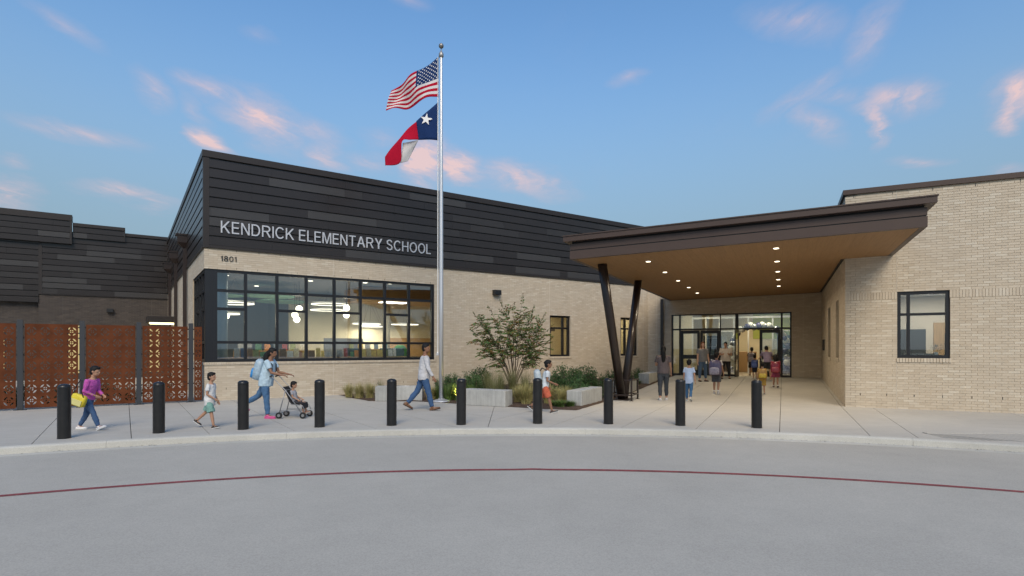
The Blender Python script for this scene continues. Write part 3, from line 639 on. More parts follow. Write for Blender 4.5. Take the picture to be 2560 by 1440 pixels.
# ============================================================ SIGN LETTERS
def el(cx, cy, rx, ry, a0, a1, n=14): return [(cx+rx*cos(radians(a0+(a1-a0)*i/n)), cy+ry*sin(radians(a0+(a1-a0)*i/n))) for i in range(n+1)]
def ring(cx, cy, rx, ry, n=28): return el(cx, cy, rx, ry, 0, 360*(n-1)/n, n-1)
def stroke(pts, w):
    P = [Vector(p) for p in pts]; l = []; r = []
    for i, p in enumerate(P):
        t = (P[min(i+1, len(P)-1)]-P[max(i-1, 0)]).normalized(); n = Vector((-t.y, t.x)); l.append(tuple(p+n*w/2)); r.append(tuple(p-n*w/2))
    return l+r[::-1]
W = .112
GLY = {
 'E': (.60, [[(0,0),(.58,0),(.58,.11),(.112,.11),(.112,.46),(.54,.46),(.54,.565),(.112,.565),(.112,.89),(.57,.89),(.57,1),(0,1)]]),
 'L': (.52, [[(0,0),(.51,0),(.51,.11),(.112,.11),(.112,1),(0,1)]]),
 'T': (.66, [[(.274,0),(.386,0),(.386,.89),(.66,.89),(.66,1),(0,1),(0,.89),(.274,.89)]]),
 'H': (.70, [[(0,0),(.112,0),(.112,.46),(.568,.46),(.568,0),(.68,0),(.68,1),(.568,1),(.568,.565),(.112,.565),(.112,1),(0,1)]]),
 'I': (.112, [[(0,0),(.112,0),(.112,1),(0,1)]]),
 'N': (.70, [[(0,0),(.106,0),(.106,.80),(.555,0),(.68,0),(.68,1),(.574,1),(.574,.20),(.125,1),(0,1)]]),
 'M': (.82, [[(0,0),(.108,0),(.108,.84),(.355,0),(.465,0),(.712,.84),(.712,0),(.82,0),(.82,1),(.655,1),(.41,.15),(.165,1),(0,1)]]),
 'K': (.72, [[(0,0),(.112,0),(.112,.34),(.25,.48),(.58,0),(.73,0),(.335,.56),(.70,1),(.55,1),(.112,.50),(.112,1),(0,1)]]),
 'A': (.80, [[(0,0),(.145,0),(.23,.28),(.57,.28),(.655,0),(.80,0),(.475,1),(.325,1)], [(.27,.40),(.53,.40),(.40,.83)]]),
 'Y': (.78, [[(.322,0),(.457,0),(.457,.42),(.78,1),(.615,1),(.39,.55),(.165,1),(0,1),(.322,.42)]]),
 'D': (.72, [[(0,0)]+el(.33,.5,.37,.5,-90,90)+[(0,1)], [(.112,.11)]+el(.32,.5,.265,.39,-90,90)+[(.112,.89)]]),
 'R': (.73, [[(0,0),(.112,0),(.112,.44),(.34,.44),(.592,0),(.735,0),(.475,.45)]+el(.40,.72,.29,.28,-62,90)+[(0,1)], [(.112,.54)]+el(.39,.715,.182,.175,-90,90,10)+[(.112,.89)]]),
 'O': (.80, [ring(.40,.5,.40,.52), ring(.40,.5,.285,.405)]),
 'C': (.76, [el(.40,.5,.40,.52,38,322,26)+el(.40,.5,.285,.405,320,40,26)]),
 'S': (.66, [stroke(el(.32,.745,.235,.215,8,268,16)+el(.33,.27,.255,.225,88,-172,16), W)]),
 '1': (.32, [[(.17,0),(.29,0),(.29,1),(.20,1),(.16,.88),(.04,.80),(.04,.69),(.17,.76)]]),
 '0': (.60, [ring(.30,.5,.30,.51), ring(.30,.5,.18,.40)]),
 '8': (.60, [el(.30,.275,.30,.285,128,412,18)+el(.30,.75,.25,.26,-52,232,18), ring(.30,.265,.175,.175,16), ring(.30,.745,.135,.155,16)]),
}
def sign(name, text, x0, x1, z, h, d0, d1, mt, label, gap=.14, space=.30, part='letter'):
    e = tag(empty(name, (*Lw(x0, 0), z), AL), label, 'sign')
    adv = []; x = 0
    for i, ch in enumerate(text):
        if ch == ' ': x += space; continue
        adv.append((ch, x)); x += GLY[ch][0]+gap
    tot = x-gap; sx = (x1-x0)/tot
    for ch, xx in adv:
        mb = MB(); mb.poly(GLY[ch][1], lambda a, b, d: ((xx+a)*sx, -d, b*h), d1, d0)
        o = mb.build(part, mt, e, recalc=True)
    return e
sign('school_sign', 'KENDRICK ELEMENTARY SCHOOL', .445, 7.71, 5.27, .375, .044, .085, M_STEEL, 'raised silver capital letters spelling the school name on dark cladding')
sign('street_number', '1801', .445, .905, 4.39, .165, .014, .030, M_BLACK, 'dark numerals 1801 on pale brick above the corner window', part='numeral', gap=.12)
# ============================================================ REAR WING (far left)
bB = tag(empty('rear_wing', (*Lw(0, 17.9), 0), AL), 'dark brick rear wing with stepped dark metal parapet behind the rusty screen', 'building')
wall(bB, 'B', 'x', 0, -5.7, -.001, -.14, 4.42, [(-4.55,-3.85,.3,2.85),(-1.0,-.35,.3,2.9)], M_DMORTAR, M_DBRICK)
wall(bB, 'B', 'x', .231, -24, -5.72, -.14, 4.02, [(-7.9,-7.0,.3,2.5)], M_DMORTAR, M_DBRICK)
for x0, x1, off in ((-4.55,-3.85,0),(-1.0,-.35,0),(-7.9,-7.0,.231)):
    f = MB().box(x0,x0+.06,off+.05,off+.15,.3,2.85).box(x1-.06,x1,off+.05,off+.15,.3,2.85).box(x0+.06,x1-.06,off+.05,off+.15,2.4,2.46).build('door_frame', M_FRAME, bB)
    MB().box(x0+.061,x1-.061,off+.09,off+.1,.3,2.85).build('lit_glass', E_WIN, f)
cladding(bB, 'x', -.02, -5.55, -.002, 4.46, 11, seed=21, plight=.16)
cladding(bB, 'x', -.02, -24, -5.70, 4.0, 12, seed=23, plight=.2)
mb = MB(); mb.box(-5.7,-5.552,-.07,.2,4.43,7.80); mb.box(-5.55,-.002,-.07,.2,4.425,4.458); mb.build('corner_trim', M_TRIM, bB)
mb = MB(); mb.box(-2.05, 0, -.10, .3, 7.80, 7.96); mb.build('coping', M_TRIM, bB)
cladding(bB, 'x', -.12, -4.3, -2.08, 7.46, 2, seed=31, plight=.1); mb = MB(); mb.box(-4.3,-2.02,-.19,.3,8.07,8.24); mb.box(-2.079,-2.02,-.17,.0,7.46,8.068); mb.build('coping', M_TRIM, bB)
cladding(bB, 'x', -.22, -24, -4.42, 7.1, 4, seed=33, plight=.12); mb = MB(); mb.box(-24,-4.32,-.29,.3,8.31,8.62); mb.box(-4.419,-4.33,-.27,.0,7.1,8.308); mb.build('coping', M_TRIM, bB)
finish_bricks(bB)
for x in (-4.72,-.8,): MB().box(x-.006,x+.006,-.0135,-.002,.0,4.42).build('control_joint', M_DMORTAR, bB)
lt = MB().box(-.15,.15,-.2,-.012,-.1,.1).build('wall_light', M_BLACK, loc=(*Lw(-2.7,17.9),3.68), bevel=.01); lt.rotation_euler = (0,0,AL); tag(lt, 'black box wall light on the dark brick above the screen', 'wall light')
c = tag(empty('door_canopy', Lp(-1.18, 12, 2.86), AL), 'small dark flat canopy over a side door behind the screen', 'canopy')
MB().box(0,1.33,-.4,1.6,.0,.30).build('roof_box', M_TRIM, c, bevel=.01); MB().box(.1,1.2,-.3,1.4,-.03,-.004).build('soffit_light', emat('canopy_glow',(1,.86,.45),2.2), c)
MB().box(.05,.13,.4,.48,-2.86,-.001).build('post', M_TRIM, c)
# ============================================================ CORTEN SCREEN
def lens(cx, cy, ang, L=.078, wd=.024, n=7):
    c, s = cos(ang), sin(ang); up = [(-L+2*L*i/n, wd*sin(pi*i/n)) for i in range(n+1)]; dn = [(-x, -y) for x, y in up[1:-1]]
    return [(cx+x*c-y*s, cy+x*s+y*c) for x, y in up+dn]
def sector(cx, cy, q, g=.014, r=.058, n=4):
    a0 = q*90; pts = [(g, g)]+[(g+(r-g)*cos(radians(90*i/n)), g+(r-g)*sin(radians(90*i/n))) for i in range(n+1)]
    c, s = cos(radians(a0)), sin(radians(a0)); return [(cx+x*c-y*s, cy+x*s+y*c) for x, y in pts]
CELL = .31
def screen_cell(dot):
    h = CELL/2; loops = [[(-h,-h),(h,-h),(h,h),(-h,h)]]
    for k in range(4):
        a = radians(45+90*k); loops.append(lens(.100*cos(a), .100*sin(a), a+pi/2, .062, .0195))
    for q in range(4): loops.append(sector(0, 0, q, .010, .044))
    tri = tessellate_polygon([[Vector((x, y, 0)) for x, y in l] for l in loops]); return loops, tri
SCELL = screen_cell(False)
def screen_panel(parent, x0, x1, z0, z1):
    w, h = x1-x0, z1-z0; nx = max(1, round(w/CELL)); nz = max(1, int(h/CELL)); sx, sz = w/nx/CELL, (h-.08)/nz/CELL
    mb = MB(); loops, tri = SCELL; flat = [p for l in loops for p in l]; n = len(flat)
    for i in range(nx):
        for j in range(nz):
            cx, cz = x0+(i+.5)*w/nx, z0+.04+(j+.5)*(h-.08)/nz
            vs = [(cx+x*sx, d, cz+z*sz) for d in (0, .006) for x, z in flat]
            fs = [tuple(t) for t in tri]+[tuple(n+q for q in reversed(t)) for t in tri]; b = 4
            for l in loops[1:]:
                k = len(l)
                for q in range(k): r = (q+1) % k; fs.append((b+q, b+r, n+b+r, n+b+q))
                b += k
            mb.add(vs, fs)
    mb.box(x0, x1, -.0004, .0064, z0, z0+.0399); mb.box(x0, x1, -.0004, .0064, z1-.0399, z1)
    mb.box(x0-.001, x0+.012, -.0008, .0068, z0, z1); mb.box(x1-.012, x1+.001, -.0008, .0068, z0, z1)
    return mb.build('screen_panel', M_CORTEN, parent)
fen = tag(empty('privacy_screen', Lp(0, -.1, 0), AL), 'rust coloured steel privacy screen cut with leaf patterns, on grey posts', 'fence')
posts = [-8.27,-6.95,-5.64,-4.33,-3.02,-1.70,-.376]
for p in posts:
    o = MB().box(p-.06, p+.06, -.05, .05, .012, 2.40).build('post', M_POST, fen, bevel=.004)
    MB().box(p-.13, p+.13, -.08, .08, 0, .012).build('base_plate', M_POST, o)
    for z in (.55,1.0,1.45,1.9,2.2): MB().box(p-.085, p+.085, .005, .035, z, z+.04).build('clip', M_BLACK, o)
for a, b in zip(posts[:-1], posts[1:]): screen_panel(fen, a+.09, b-.09, .05, 2.30)
screen_panel(fen, posts[-1]+.09, -.08, .05, 2.30)
# ============================================================ ENTRANCE WING (right)
bR = tag(empty('entrance_wing', (*CR, 0), AR), 'pale brick entrance wing on the right with brown coping and recessed glass doors', 'building')
wR = wall(bR, 'R', 'x', 0, 0, 9.0, -.14, 5.93, [(1.215,2.38,1.378,3.175)], M_MORTAR, M_BRICK, soldier=(2.975,3.185))
wS2 = wall(bR, 'R', 'y', 0, .0, 10.65, -.14, 5.93, [(1.94,3.12,1.33,3.2),(5.37,6.59,1.31,3.19)], M_MORTAR, M_BRICK, soldier=(2.975,3.185))
wE = wall(bR, 'R', 'x', 10.65, -7.78, -.0, -.14, 4.6, [(-6.62,-1.22,-.2,3.33)], M_MORTAR, M_BRICK)
finish_bricks(bR)
mb = MB(); mb.box(-.06, 9, -.06, .4, 5.93, 6.07); mb.box(-.06, .4, .402, 12, 5.93, 6.07); mb.build('coping', M_BRONZE, bR, bevel=.006)
MB().box(.3, 9, .35, 14, 5.5, 5.6).build('roof', M_TRIM, bR)
rowlock_sill(bR, 'x', 0, 1.20, 2.40, 1.378, M_BRICK, h=.11); rowlock_sill(bR, 'y', 0, 1.90, 3.16, 1.33, M_BRICK, h=.11); rowlock_sill(bR, 'y', 0, 5.33, 6.63, 1.31, M_BRICK, h=.11)
for x, z0, z1 in ((1.205,.0,1.26),(1.205,3.19,5.93)): MB().box(x-.006,x+.006,-.0155,-.002,z0,z1).build('control_joint', M_SEAL, wR)
for k in range(9): MB().box(.35+k*.62,.362+k*.62,-.0135,-.002,.34,.40).build('weep_vent', M_BLACK, wR)
for k in range(8): MB().box(.2+k*.9,.212+k*.9,-.0135,-.002,5.83,5.9).build('weep_vent', M_BLACK, wR)
for x in (-7.35,-.75): MB().box(x-.006,x+.006,10.6365,10.648,.3,4.3).build('control_joint', M_SEAL, wE)
for k in range(8): MB().box(-6.3+k*.62,-6.288+k*.62,10.6365,10.648,3.34,3.40).build('weep_vent', M_BLACK, wE)
window(bR, 'x', 0, 1.215, 2.38, 1.378, 3.175, [1.477], [(2.557,1.24,2.36)], fw=.07, depth=.09, rec=.04, edge=.085)
window(bR, 'y', 0, 1.94, 3.12, 1.33, 3.2, [2.3], [(2.56,1.96,3.1)], fw=.05, depth=.09, rec=.10); window(bR, 'y', 0, 5.37, 6.59, 1.31, 3.19, [5.75], [(2.56,5.4,6.57)], fw=.05, depth=.09, rec=.10)
MB().box(-7.13,-7.00,10.49,10.635,.27,4.1).build('downspout', M_COLUMN, bR)
MB().box(-.06,-.012,8.55,9.5,1.55,2.0).build('door_operator_plate', M_BLACK, bR)
# office behind the right-hand window
mb = MB(); mb.box(.3,6,.30,4.0,.2,.3); mb.build('interior_floor', M_FLOOR, bR); mb = MB(); mb.box(.3,6,.30,4.0,3.30,3.4); mb.build('interior_ceiling', M_WHITE, bR)
M_OFFICE = mat('office_paint', (.60,.52,.42), .8)
mb = MB(); mb.box(.3,6,3.6,3.7,.3,3.30); mb.box(5.9,6,.3,3.6,.3,3.3); mb.build('interior_wall', M_OFFICE, bR)
MB().box(1.3,2.52,3.55,3.598,.5,2.25).build('dark_board', mat('dark_board_face', (.035,.035,.042), .4), bR); MB().box(2.72,3.7,3.54,3.598,.3,2.45).build('wood_door', M_WOOD, bR); MB().box(3.0,3.2,3.525,3.539,.9,2.1).build('door_glass', M_BLACK, bR)
def Rp(x, y, z=0): return (*Rw(x, y), z)
p = MB().box(-.5,.5,-.28,.28,-.01,.01).build('office_light_panel', E_PANEL, loc=Rp(2.55,2.1,3.285)); p.rotation_euler = (0,0,AR); tag(p, 'bright rectangular ceiling light seen through the right-hand office window', 'ceiling light'); area('panel_glow', (0,0,-.03), 34, (1,.93,.84), .9, p)
e = tag(empty('potted_plant', Rp(2.16,.42,1.45), AR), 'small potted plant on the sill of the right-hand window', 'plant')
MB().lathe([(.04,0),(.055,.09),(.05,.09)], 14).build('pot', M_WHITE, e, smooth=True); mb = MB(); rn = random.Random(3)
for k in range(70):
    a = rn.uniform(0, 6.28); r = rn.uniform(.01,.13); z = .1+rn.uniform(.0,.18); d = Vector((cos(a),sin(a),rn.uniform(.2,1))).normalized()*.045; s = Vector((-sin(a),cos(a),0))*.012; q = Vector((r*cos(a),r*sin(a),z)); mb.add([q-s, q+d*.5+s*1.2, q+d, q+d*.5-s*1.2], [(0,1,2,3)])
mb.build('foliage', mat('houseplant_leaf', (.04,.07,.035), .5), e)
sb = MB().box(1.3,2.34,.31,.6,1.40,1.44).build('window_board', M_WHITE, bR)
for k in range(5):
    o = MB().box(-.07,.07,-.06,.06,0,.06).build('storage_box', mat('grey_box', (.12,.12,.13), .5) if k == 0 else bpy.data.materials['grey_box'], loc=Rp(1.62+k*.155-.1,.46,1.442)); o.rotation_euler = (0,0,AR); tag(o, 'small dark box on the right-hand window sill, %s from the left' % ORD[k], 'box', 'boxes on the window sill')
# ---------------------------------------------- entrance doors
DZ, DT, FT = .295, 2.53, 3.33
def bars(mb, lst, y0=10.68, y1=10.8):
    for a, b, z0, z1 in lst: mb.box(a, b, y0, y1, z0, z1)
mb = MB(); V = [(-6.62,-6.54),(-6.253,-6.176),(-4.339,-4.285),(-3.637,-3.495),(-1.671,-1.587),(-1.29,-1.22)]
for a, b in V: mb.box(a, b, 10.68, 10.81, DZ, FT)
for (a, b), (c_, d) in zip(V[:-1], V[1:]):
    mb.box(b, c_, 10.684, 10.806, FT-.07, FT); mb.box(b, c_, 10.684, 10.806, DT, DT+.08)
for k in (0, 2, 4): mb.box(V[k][1], V[k+1][0], 10.684, 10.806, DZ, DZ+.09)
ef = mb.build('entrance_frame', M_FRAME, bR)
for (a, b), (c_, d) in zip(V[:-1], V[1:]): MB().box(b, c_, 10.735, 10.745, DT+.08, FT-.07).build('pane', M_GLASS, ef)
for k in (0, 2, 4): MB().box(V[k][1], V[k+1][0], 10.735, 10.745, DZ+.09, DT).build('pane', M_GLASS, ef)
def door(x0, x1, hinge, ang):
    w = x1-x0; piv = empty('door', ((x0 if hinge == 'l' else x1), 10.745, DZ), 0, bR)
    o = MB(); s = 1 if hinge == 'l' else -1
    def bx(a, b, z0, z1, y0=-.022, y1=.022): o.box(min(a*s, b*s), max(a*s, b*s), y0, y1, z0, z1)
    h = DT-DZ-.01
    bx(.004,.13,.01,h); bx(w-.13,w-.004,.01,h); bx(.1305,w-.1305,h-.16,h); bx(.1305,w-.1305,.01,.27); bx(.1305,w-.1305,.82,1.02)
    d = o.build('door', M_FRAME, bR); d.location = piv.location; d.rotation_euler = (0,0,ang); bpy.data.objects.remove(piv)
    for z0, z1 in ((.27,.82),(1.02,h-.16)):
        p = MB(); p.box(min(.1305*s,(w-.1305)*s), max(.1305*s,(w-.1305)*s), -.004, .004, z0, z1); p.build('pane', M_GLASS, d)
    MB().tube([((w-.09)*s,-.075,.75),((w-.09)*s,-.075,1.25)], .015, 10).tube([((w-.09)*s,-.075,.8),((w-.09)*s,-.02,.8)], .01, 8).tube([((w-.09)*s,-.075,1.2),((w-.09)*s,-.02,1.2)], .01, 8).build('handle', M_POLE, d)
    return d
door(-6.176,-5.26,'l',0); door(-5.255,-4.339,'r',0); door(-2.58,-1.671,'r',0); door(-3.495,-2.585,'l',radians(-96))
# ---------------------------------------------- vestibule and lobby behind the doors
mb = MB(); mb.box(-7.2,0,10.93,19,.2,.297); mb.build('interior_floor', M_FLOOR, bR); mb = MB(); mb.box(-7.2,0,10.93,19,3.75,3.85); mb.build('interior_ceiling', M_CREAM, bR)
mb = MB(); mb.box(-7.2,-7.1,10.93,19,.29,3.75); mb.box(-.1,0,10.93,19,.29,3.75); mb.box(-7.1,-.1,18.6,18.7,.29,3.75); mb.box(-7.1,-6.0,13.4,13.5,.29,3.75); mb.build('interior_wall', M_CREAM, bR)
M_LIME = mat('lime_paint', (.42,.48,.12), .8); MB().box(-3.2,-.11,18.55,18.598,2.2,3.7).build('lime_wall_panel', M_LIME, bR)
MB().box(-4.6,-2.9,15.6,16.2,.312,1.45).build('reception_counter', M_WOOD, bR, bevel=.02)
ib = MB(); IV = [-5.99,-5.3,-4.6,-3.9,-3.2,-2.05,-1.0,-.2]
for x in IV: ib.box(x-.035, x+.035, 13.4, 13.5, .295, 3.3)
ib.box(-6.0,-.11,13.404,13.496,3.20,3.30); ib.box(-6.0,-3.9,13.404,13.496,2.5,2.56); ib.box(-2.05,-.11,13.404,13.496,2.5,2.56)
isf = ib.build('inner_storefront', M_WHITE, bR)
for a, b in ((-5.3,-4.6),(-4.6,-3.9),(-2.05,-1.0),(-1.0,-.2)): MB().box(a+.035,b-.035,13.445,13.455,.4,2.5).build('pane', M_GLASS, isf)
for x, y, w in ((-5.2,12.1,'over the left pair of doors'),(-2.5,12.1,'over the right pair of doors'),(-3.6,15.6,'deep over the lobby counter'),(-1.5,16,'deep on the lobby right')):
    p = MB().box(-.6,.6,-.15,.15,-.01,.01).build('lobby_light', E_PANEL, loc=Rp(x,y,3.735)); p.rotation_euler = (0,0,AR); tag(p, 'flat ceiling light '+w, 'ceiling light', 'lobby lights'); area('panel_glow', (0,0,-.03), 22, (1,.84,.55), 1.0, p)
# display shelves, notice board inside
for x, lbl in ((-5.0,'left'),(-1.4,'right')):
    e = tag(empty('display_case', Rp(x,13.6,.312), AR), 'dark glazed display case in the lobby on the %s' % lbl, 'cabinet')
    MB().box(-.45,-.41,0,.4,0,2.0).box(.41,.45,0,.4,0,2.0).box(-.41,.41,.36,.4,0,2.0).build('case', M_BLACK, e)
    for k in range(5): MB().box(-.409,.409,.01,.359,.05+k*.45,.08+k*.45).build('shelf_board', mat('case_grey',(.2,.2,.2),.5) if 'case_grey' not in bpy.data.materials else bpy.data.materials['case_grey'], e)
# balloon garland over the inner doorway: each balloon a thing
M_BAL = [('purple', mat('purple_balloon', (.035,.022,.10), .25)), ('white', mat('white_balloon', (.80,.80,.76), .3)), ('silver', mat('silver_balloon', (.45,.45,.48), .2, .6))]
rn = random.Random(8); pts = []
for k in range(26):
    t = k/25; a = pi*(1-t)*1.0
    pts.append((-2.65+1.35*cos(a)+rn.uniform(-.06,.06), 12.6+rn.uniform(-.1,.1), 1.55+1.25*sin(a)+rn.uniform(-.08,.08)))
for z in (1.4,1.1,.85,.6): pts.append((-3.95+rn.uniform(-.08,.08), 12.6, z)); pts.append((-1.38+rn.uniform(-.08,.08), 12.6, z+.1))
cnt = {}
for i, (x, y, z) in enumerate(pts):
    cn, mt = M_BAL[i*7 % 3 if i % 5 else 1]; r = rn.uniform(.12,.17); o = MB()
    o.ell((0,0,0), (r, r, r*1.12), 14, 10).ell((0,0,-r*1.14), (.015,.015,.02), 6, 4)
    o = o.build('balloon', mt, loc=Rp(x, y, z), smooth=True); cnt[cn] = cnt.get(cn, 0)+1
    tag(o, '%s balloon in the arch inside the doors, %s %s one along the arch' % (cn, ORD[cnt[cn]-1], cn), 'balloon', 'balloon arch inside the entrance')
# ============================================================ CANOPY
can = tag(empty('entrance_canopy', (*CR, 0), AR), 'wide flat entrance canopy with brown metal fascia, wood soffit and leaning columns', 'canopy')
XL, XR, YF, YB = -6.70, 1.12, -4.10, 10.65
SL = .019
def sz(x): return 4.165+SL*(x-XR)
def slopebox(mb, x0, x1, y0, y1, a, b, mi=0):
    """box whose top and bottom follow the canopy slope; a, b heights over the soffit"""
    vs = [(x, y, sz(x)+h) for h in (a, b) for x, y in ((x0,y0),(x1,y0),(x1,y1),(x0,y1))]
    return mb.add(vs, [(0,3,2,1),(4,5,6,7),(0,1,5,4),(1,2,6,5),(2,3,7,6),(3,0,4,7)], mi)
sf = slopebox(MB(), XL+.02, XR-.02, YF+.02, -.02, .03, .05)
slopebox(sf, XL+.02, -.012, -.02, YB-.02, .03, .05); sf = sf.build('soffit', M_SHADOWGAP, can)
n = 41; wd = (XR-XL-.24)/n
for i in range(n):
    x0 = XL+.12+i*wd; x1 = x0+wd-.002; yb = YB-.012 if x1 < -.012 else -.016
    slopebox(MB(), x0, x1, YF+.12, yb, .004, .028).build('plank', M_SOFFIT, sf)
fa = MB()
def fband(mb, e, a, b, th=.12):
    """a band round the three free edges, standing e out of the soffit edge"""
    slopebox(mb, XL-e, XR+e, YF-e, YF-e+th, a, b); slopebox(mb, XL-e, XL-e+th, YF-e+th, YB-.012, a, b); slopebox(mb, XR+e-th, XR+e, YF-e+th, -.016, a, b)
fband(fa, .0, 0, .215); o1 = fa.build('fascia', M_BRONZE, can)
m2 = MB(); fband(m2, -.018, .2152, .240, .1); m2.build('fascia_reveal', M_SHADOWGAP, can)
m2 = MB(); fband(m2, -.004, .2402, .40); m2.build('fascia', M_BRONZE, can)
m2 = MB(); fband(m2, -.05, .4002, .45, .1); m2.build('fascia_reveal', M_SHADOWGAP, can)
m2 = MB(); fband(m2, .14, .4502, .585, .30); m2.build('gutter', M_BRONZE, can, bevel=.006); m2 = MB(); fband(m2, .16, .5852, .612, .2); m2.build('drip_edge', M_BRONZE, can)
m2 = slopebox(MB(), XL+.1, XR-.1, YF+.1, -.02, .30, .52); slopebox(m2, XL+.1, -.012, -.02, YB+.2, .30, .52); m2.build('roof_deck', M_TRIM, can)
slopebox(MB(), XL+.13, -.014, 10.52, 10.632, .0, .0035).build('soffit_edge', M_BRONZE, can)
M_DLTRIM = mat('downlight_trim', (.55,.5,.42), .4)
for x, ys in ((-4.95,(-2.57,-.1,2.4,4.9,7.4)),(-1.73,(-2.94,-.6,1.78,4.13,6.5))):
    for y in ys:
        d = MB().lathe([(.062,-.006),(.062,.006)], 20, (x, y, sz(x))).build('downlight', E_DOWN, can); MB().lathe([(.080,-.002),(.080,.003)], 20, (x, y, sz(x)+.001)).build('trim_ring', M_DLTRIM, d)
        area('down_glow', (x, y, sz(x)-.012), 12.5, (1,.84,.60), .12, can, 150)
bx, by = -6.2, -.5
for ty in (-2.8, 1.63):
    MB().tube([(bx, by+(.12 if ty > 0 else -.12), .03), (bx, ty, sz(bx)+.02)], .13, 24).build('column', M_COLUMN, can, smooth=True)
MB().box(bx-.25,bx+.25,by-.35,by+.35,.004,.03).build('column_base', M_COLUMN, can)
g = tag(empty('column_guard', (*Rw(bx, by), 0), AR), 'low dark metal guard rail around the foot of the leaning columns', 'railing')
for x, y in ((-.38,-.42),(.38,-.42),(.38,.42),(-.38,.42)): MB().box(x-.025,x+.025,y-.025,y+.025,.01,.62).build('post', M_COLUMN, g); MB().box(x-.06,x+.06,y-.05,y+.05,0,.0098).build('base_plate', M_COLUMN, g)
for z in (.16,.62):
    MB().box(-.405,.405,-.445,-.395,z,z+.04).build('rail', M_COLUMN, g); MB().box(-.405,.405,.395,.445,z,z+.04).build('rail', M_COLUMN, g); MB().box(-.405,-.355,-.394,.394,z+.001,z+.039).build('rail', M_COLUMN, g); MB().box(.355,.405,-.394,.394,z+.001,z+.039).build('rail', M_COLUMN, g)
# ============================================================ BOLLARDS
BP = [(-8.184,10.333),(-6.871,11.002),(-5.456,11.481),(-4.022,11.824),(-2.568,12.065),(-1.095,12.189),(.56,12.379),(2.099,12.315),(3.592,12.065),(5.067,11.707)]
prof = [(.108,0),(.108,.012),(.104,.014),(.104,.905),(.1005,.908),(.1005,.916),(.104,.919),(.104,.945),(.098,.962),(.080,.980),(.052,.992),(.02,.998),(.001,.999)]
bm_ = MB().lathe(prof, 36).mesh('bollard', M_BOLLARD); cap_n = 0
bm_.polygons.foreach_set('use_smooth', [True]*len(bm_.polygons)); bm_.set_sharp_from_angle(angle=radians(35))
for i, (x, y) in enumerate(BP):
    o = inst('bollard', bm_, (x, y, -.002), rot=(random.uniform(-.006,.006), random.uniform(-.006,.006), i*1.9)); tag(o, 'black round-topped steel bollard, %s from the left along the kerb' % ORD[i], 'bollard', 'bollards along the kerb')
# ============================================================ FLAGPOLE AND FLAGS
FP = (-2.18, 17.41)
fp = tag(empty('flagpole', (*FP, 0)), 'tall silver flagpole with a ball on top by the planting bed', 'flagpole')
MB().lathe([(.066,.0),(.066,3.0),(.054,7.0),(.040,10.62),(.028,10.66)], 24).build('pole', M_POLE, fp, smooth=True)
MB().lathe([(.30,.002),(.30,.02),(.22,.05),(.12,.075),(.085,.10)], 28).build('base_collar', M_POLE, fp, smooth=True)
MB().lathe([(.06,10.60),(.075,10.62),(.075,10.70),(.03,10.78),(.012,10.80),(.012,10.86)], 16).build('truck', mat('dull_steel', (.35,.34,.33), .45, .7), fp, smooth=True)
MB().ell((0,0,10.95), (.078,.078,.078), 20, 14).build('ball', mat('brushed_ball', (.30,.28,.26), .35, .8), fp, smooth=True)
MB().tube([(-.11,-.03,1.5),(-.10,-.03,10.6)], .008, 6).tube([(-.10,.03,1.5),(-.09,.03,10.6)], .008, 6).build('halyard', M_WHITE, fp)
MB().box(-.14,-.07,-.05,.05,1.42,1.52).build('cleat', M_POLE, fp, bevel=.01)
F_RED = mat('flag_red', (.40,.008,.030), .85, var=.06, spec=.08); F_WHITE = mat('flag_white', (.62,.60,.60), .85, var=.05, spec=.08); F_BLUE = mat('flag_blue', (.014,.035,.115), .85, var=.08, spec=.08); F_STAR = mat('flag_star_white', (.8,.79,.78), .75)
K = .01224/4
def flagpt(u, v):
    top = Vector((-1.46*u, 0, -1.02*u-.14*sin(pi*u))); top.z += .16*sin(pi*u*1.0)*(1-u)*.8
    bot = Vector((-1.57*u, 0, -1.235-.52*u+.05*sin(3*pi*u)))
    p = top.lerp(bot, v)
    p.y = -.10*u+.16*sin(2*pi*(u*1.25+v*.35)+.6)*min(1, u*2.5)+.04*sin(2*pi*(u*3.1-v*.8))*u
    return p
def star5(r, k=.382): return [(r*(1 if i % 2 == 0 else k)*sin(pi*i/5), r*(1 if i % 2 == 0 else k)*cos(pi*i/5)) for i in range(10)]
fl = tag(empty('flag', (FP[0]-.085, FP[1], 10.62)), 'red white and blue striped flag with white stars, upper of two', 'flag')
nu, nv = 52, 26; mb = MB(); vs = [flagpt(i/nu, j/nv) for i in range(nu+1) for j in range(nv+1)]; fs = []; mi = []
for i in range(nu):
    for j in range(nv):
        a = i*(nv+1)+j; fs.append((a, a+1, a+nv+2, a+nv+1)); s = j//2
        mi.append(2 if (i < nu*.43 and s < 7) else (0 if s % 2 == 0 else 1))
mb.add(vs, fs); mb.m = mi; o = mb.build('cloth', [F_RED, F_WHITE, F_BLUE], fl, smooth=True); sm = o.modifiers.new('t', 'SOLIDIFY'); sm.thickness = .003; sm.offset = 0
mb = MB()
for r in range(9):
    for c in range(6 if r % 2 == 0 else 5):
        cu = .43*((c+.5)/6 if r % 2 == 0 else (c+1)/6); cv = (7/13)*(r+.7)/9.4
        for side in (-.004, .004):
            pts = [flagpt(cu-x*.48, cv-y*.80)+Vector((0, side, 0)) for x, y in star5(.034)]; pts.append(flagpt(cu, cv)+Vector((0, side, 0)))
            mb.add(pts, [(10, k, (k+1) % 10) for k in range(10)])
mb.build('stars', F_STAR, fl)['kind'] = 'stuff'
tx = tag(empty('flag', (FP[0]-.085, FP[1], 9.22)), 'blue white and red flag with a single white star, lower of two', 'flag')
def tp(x, y, dep): return Vector(((x-640)*K, dep, -(y-690)*K))
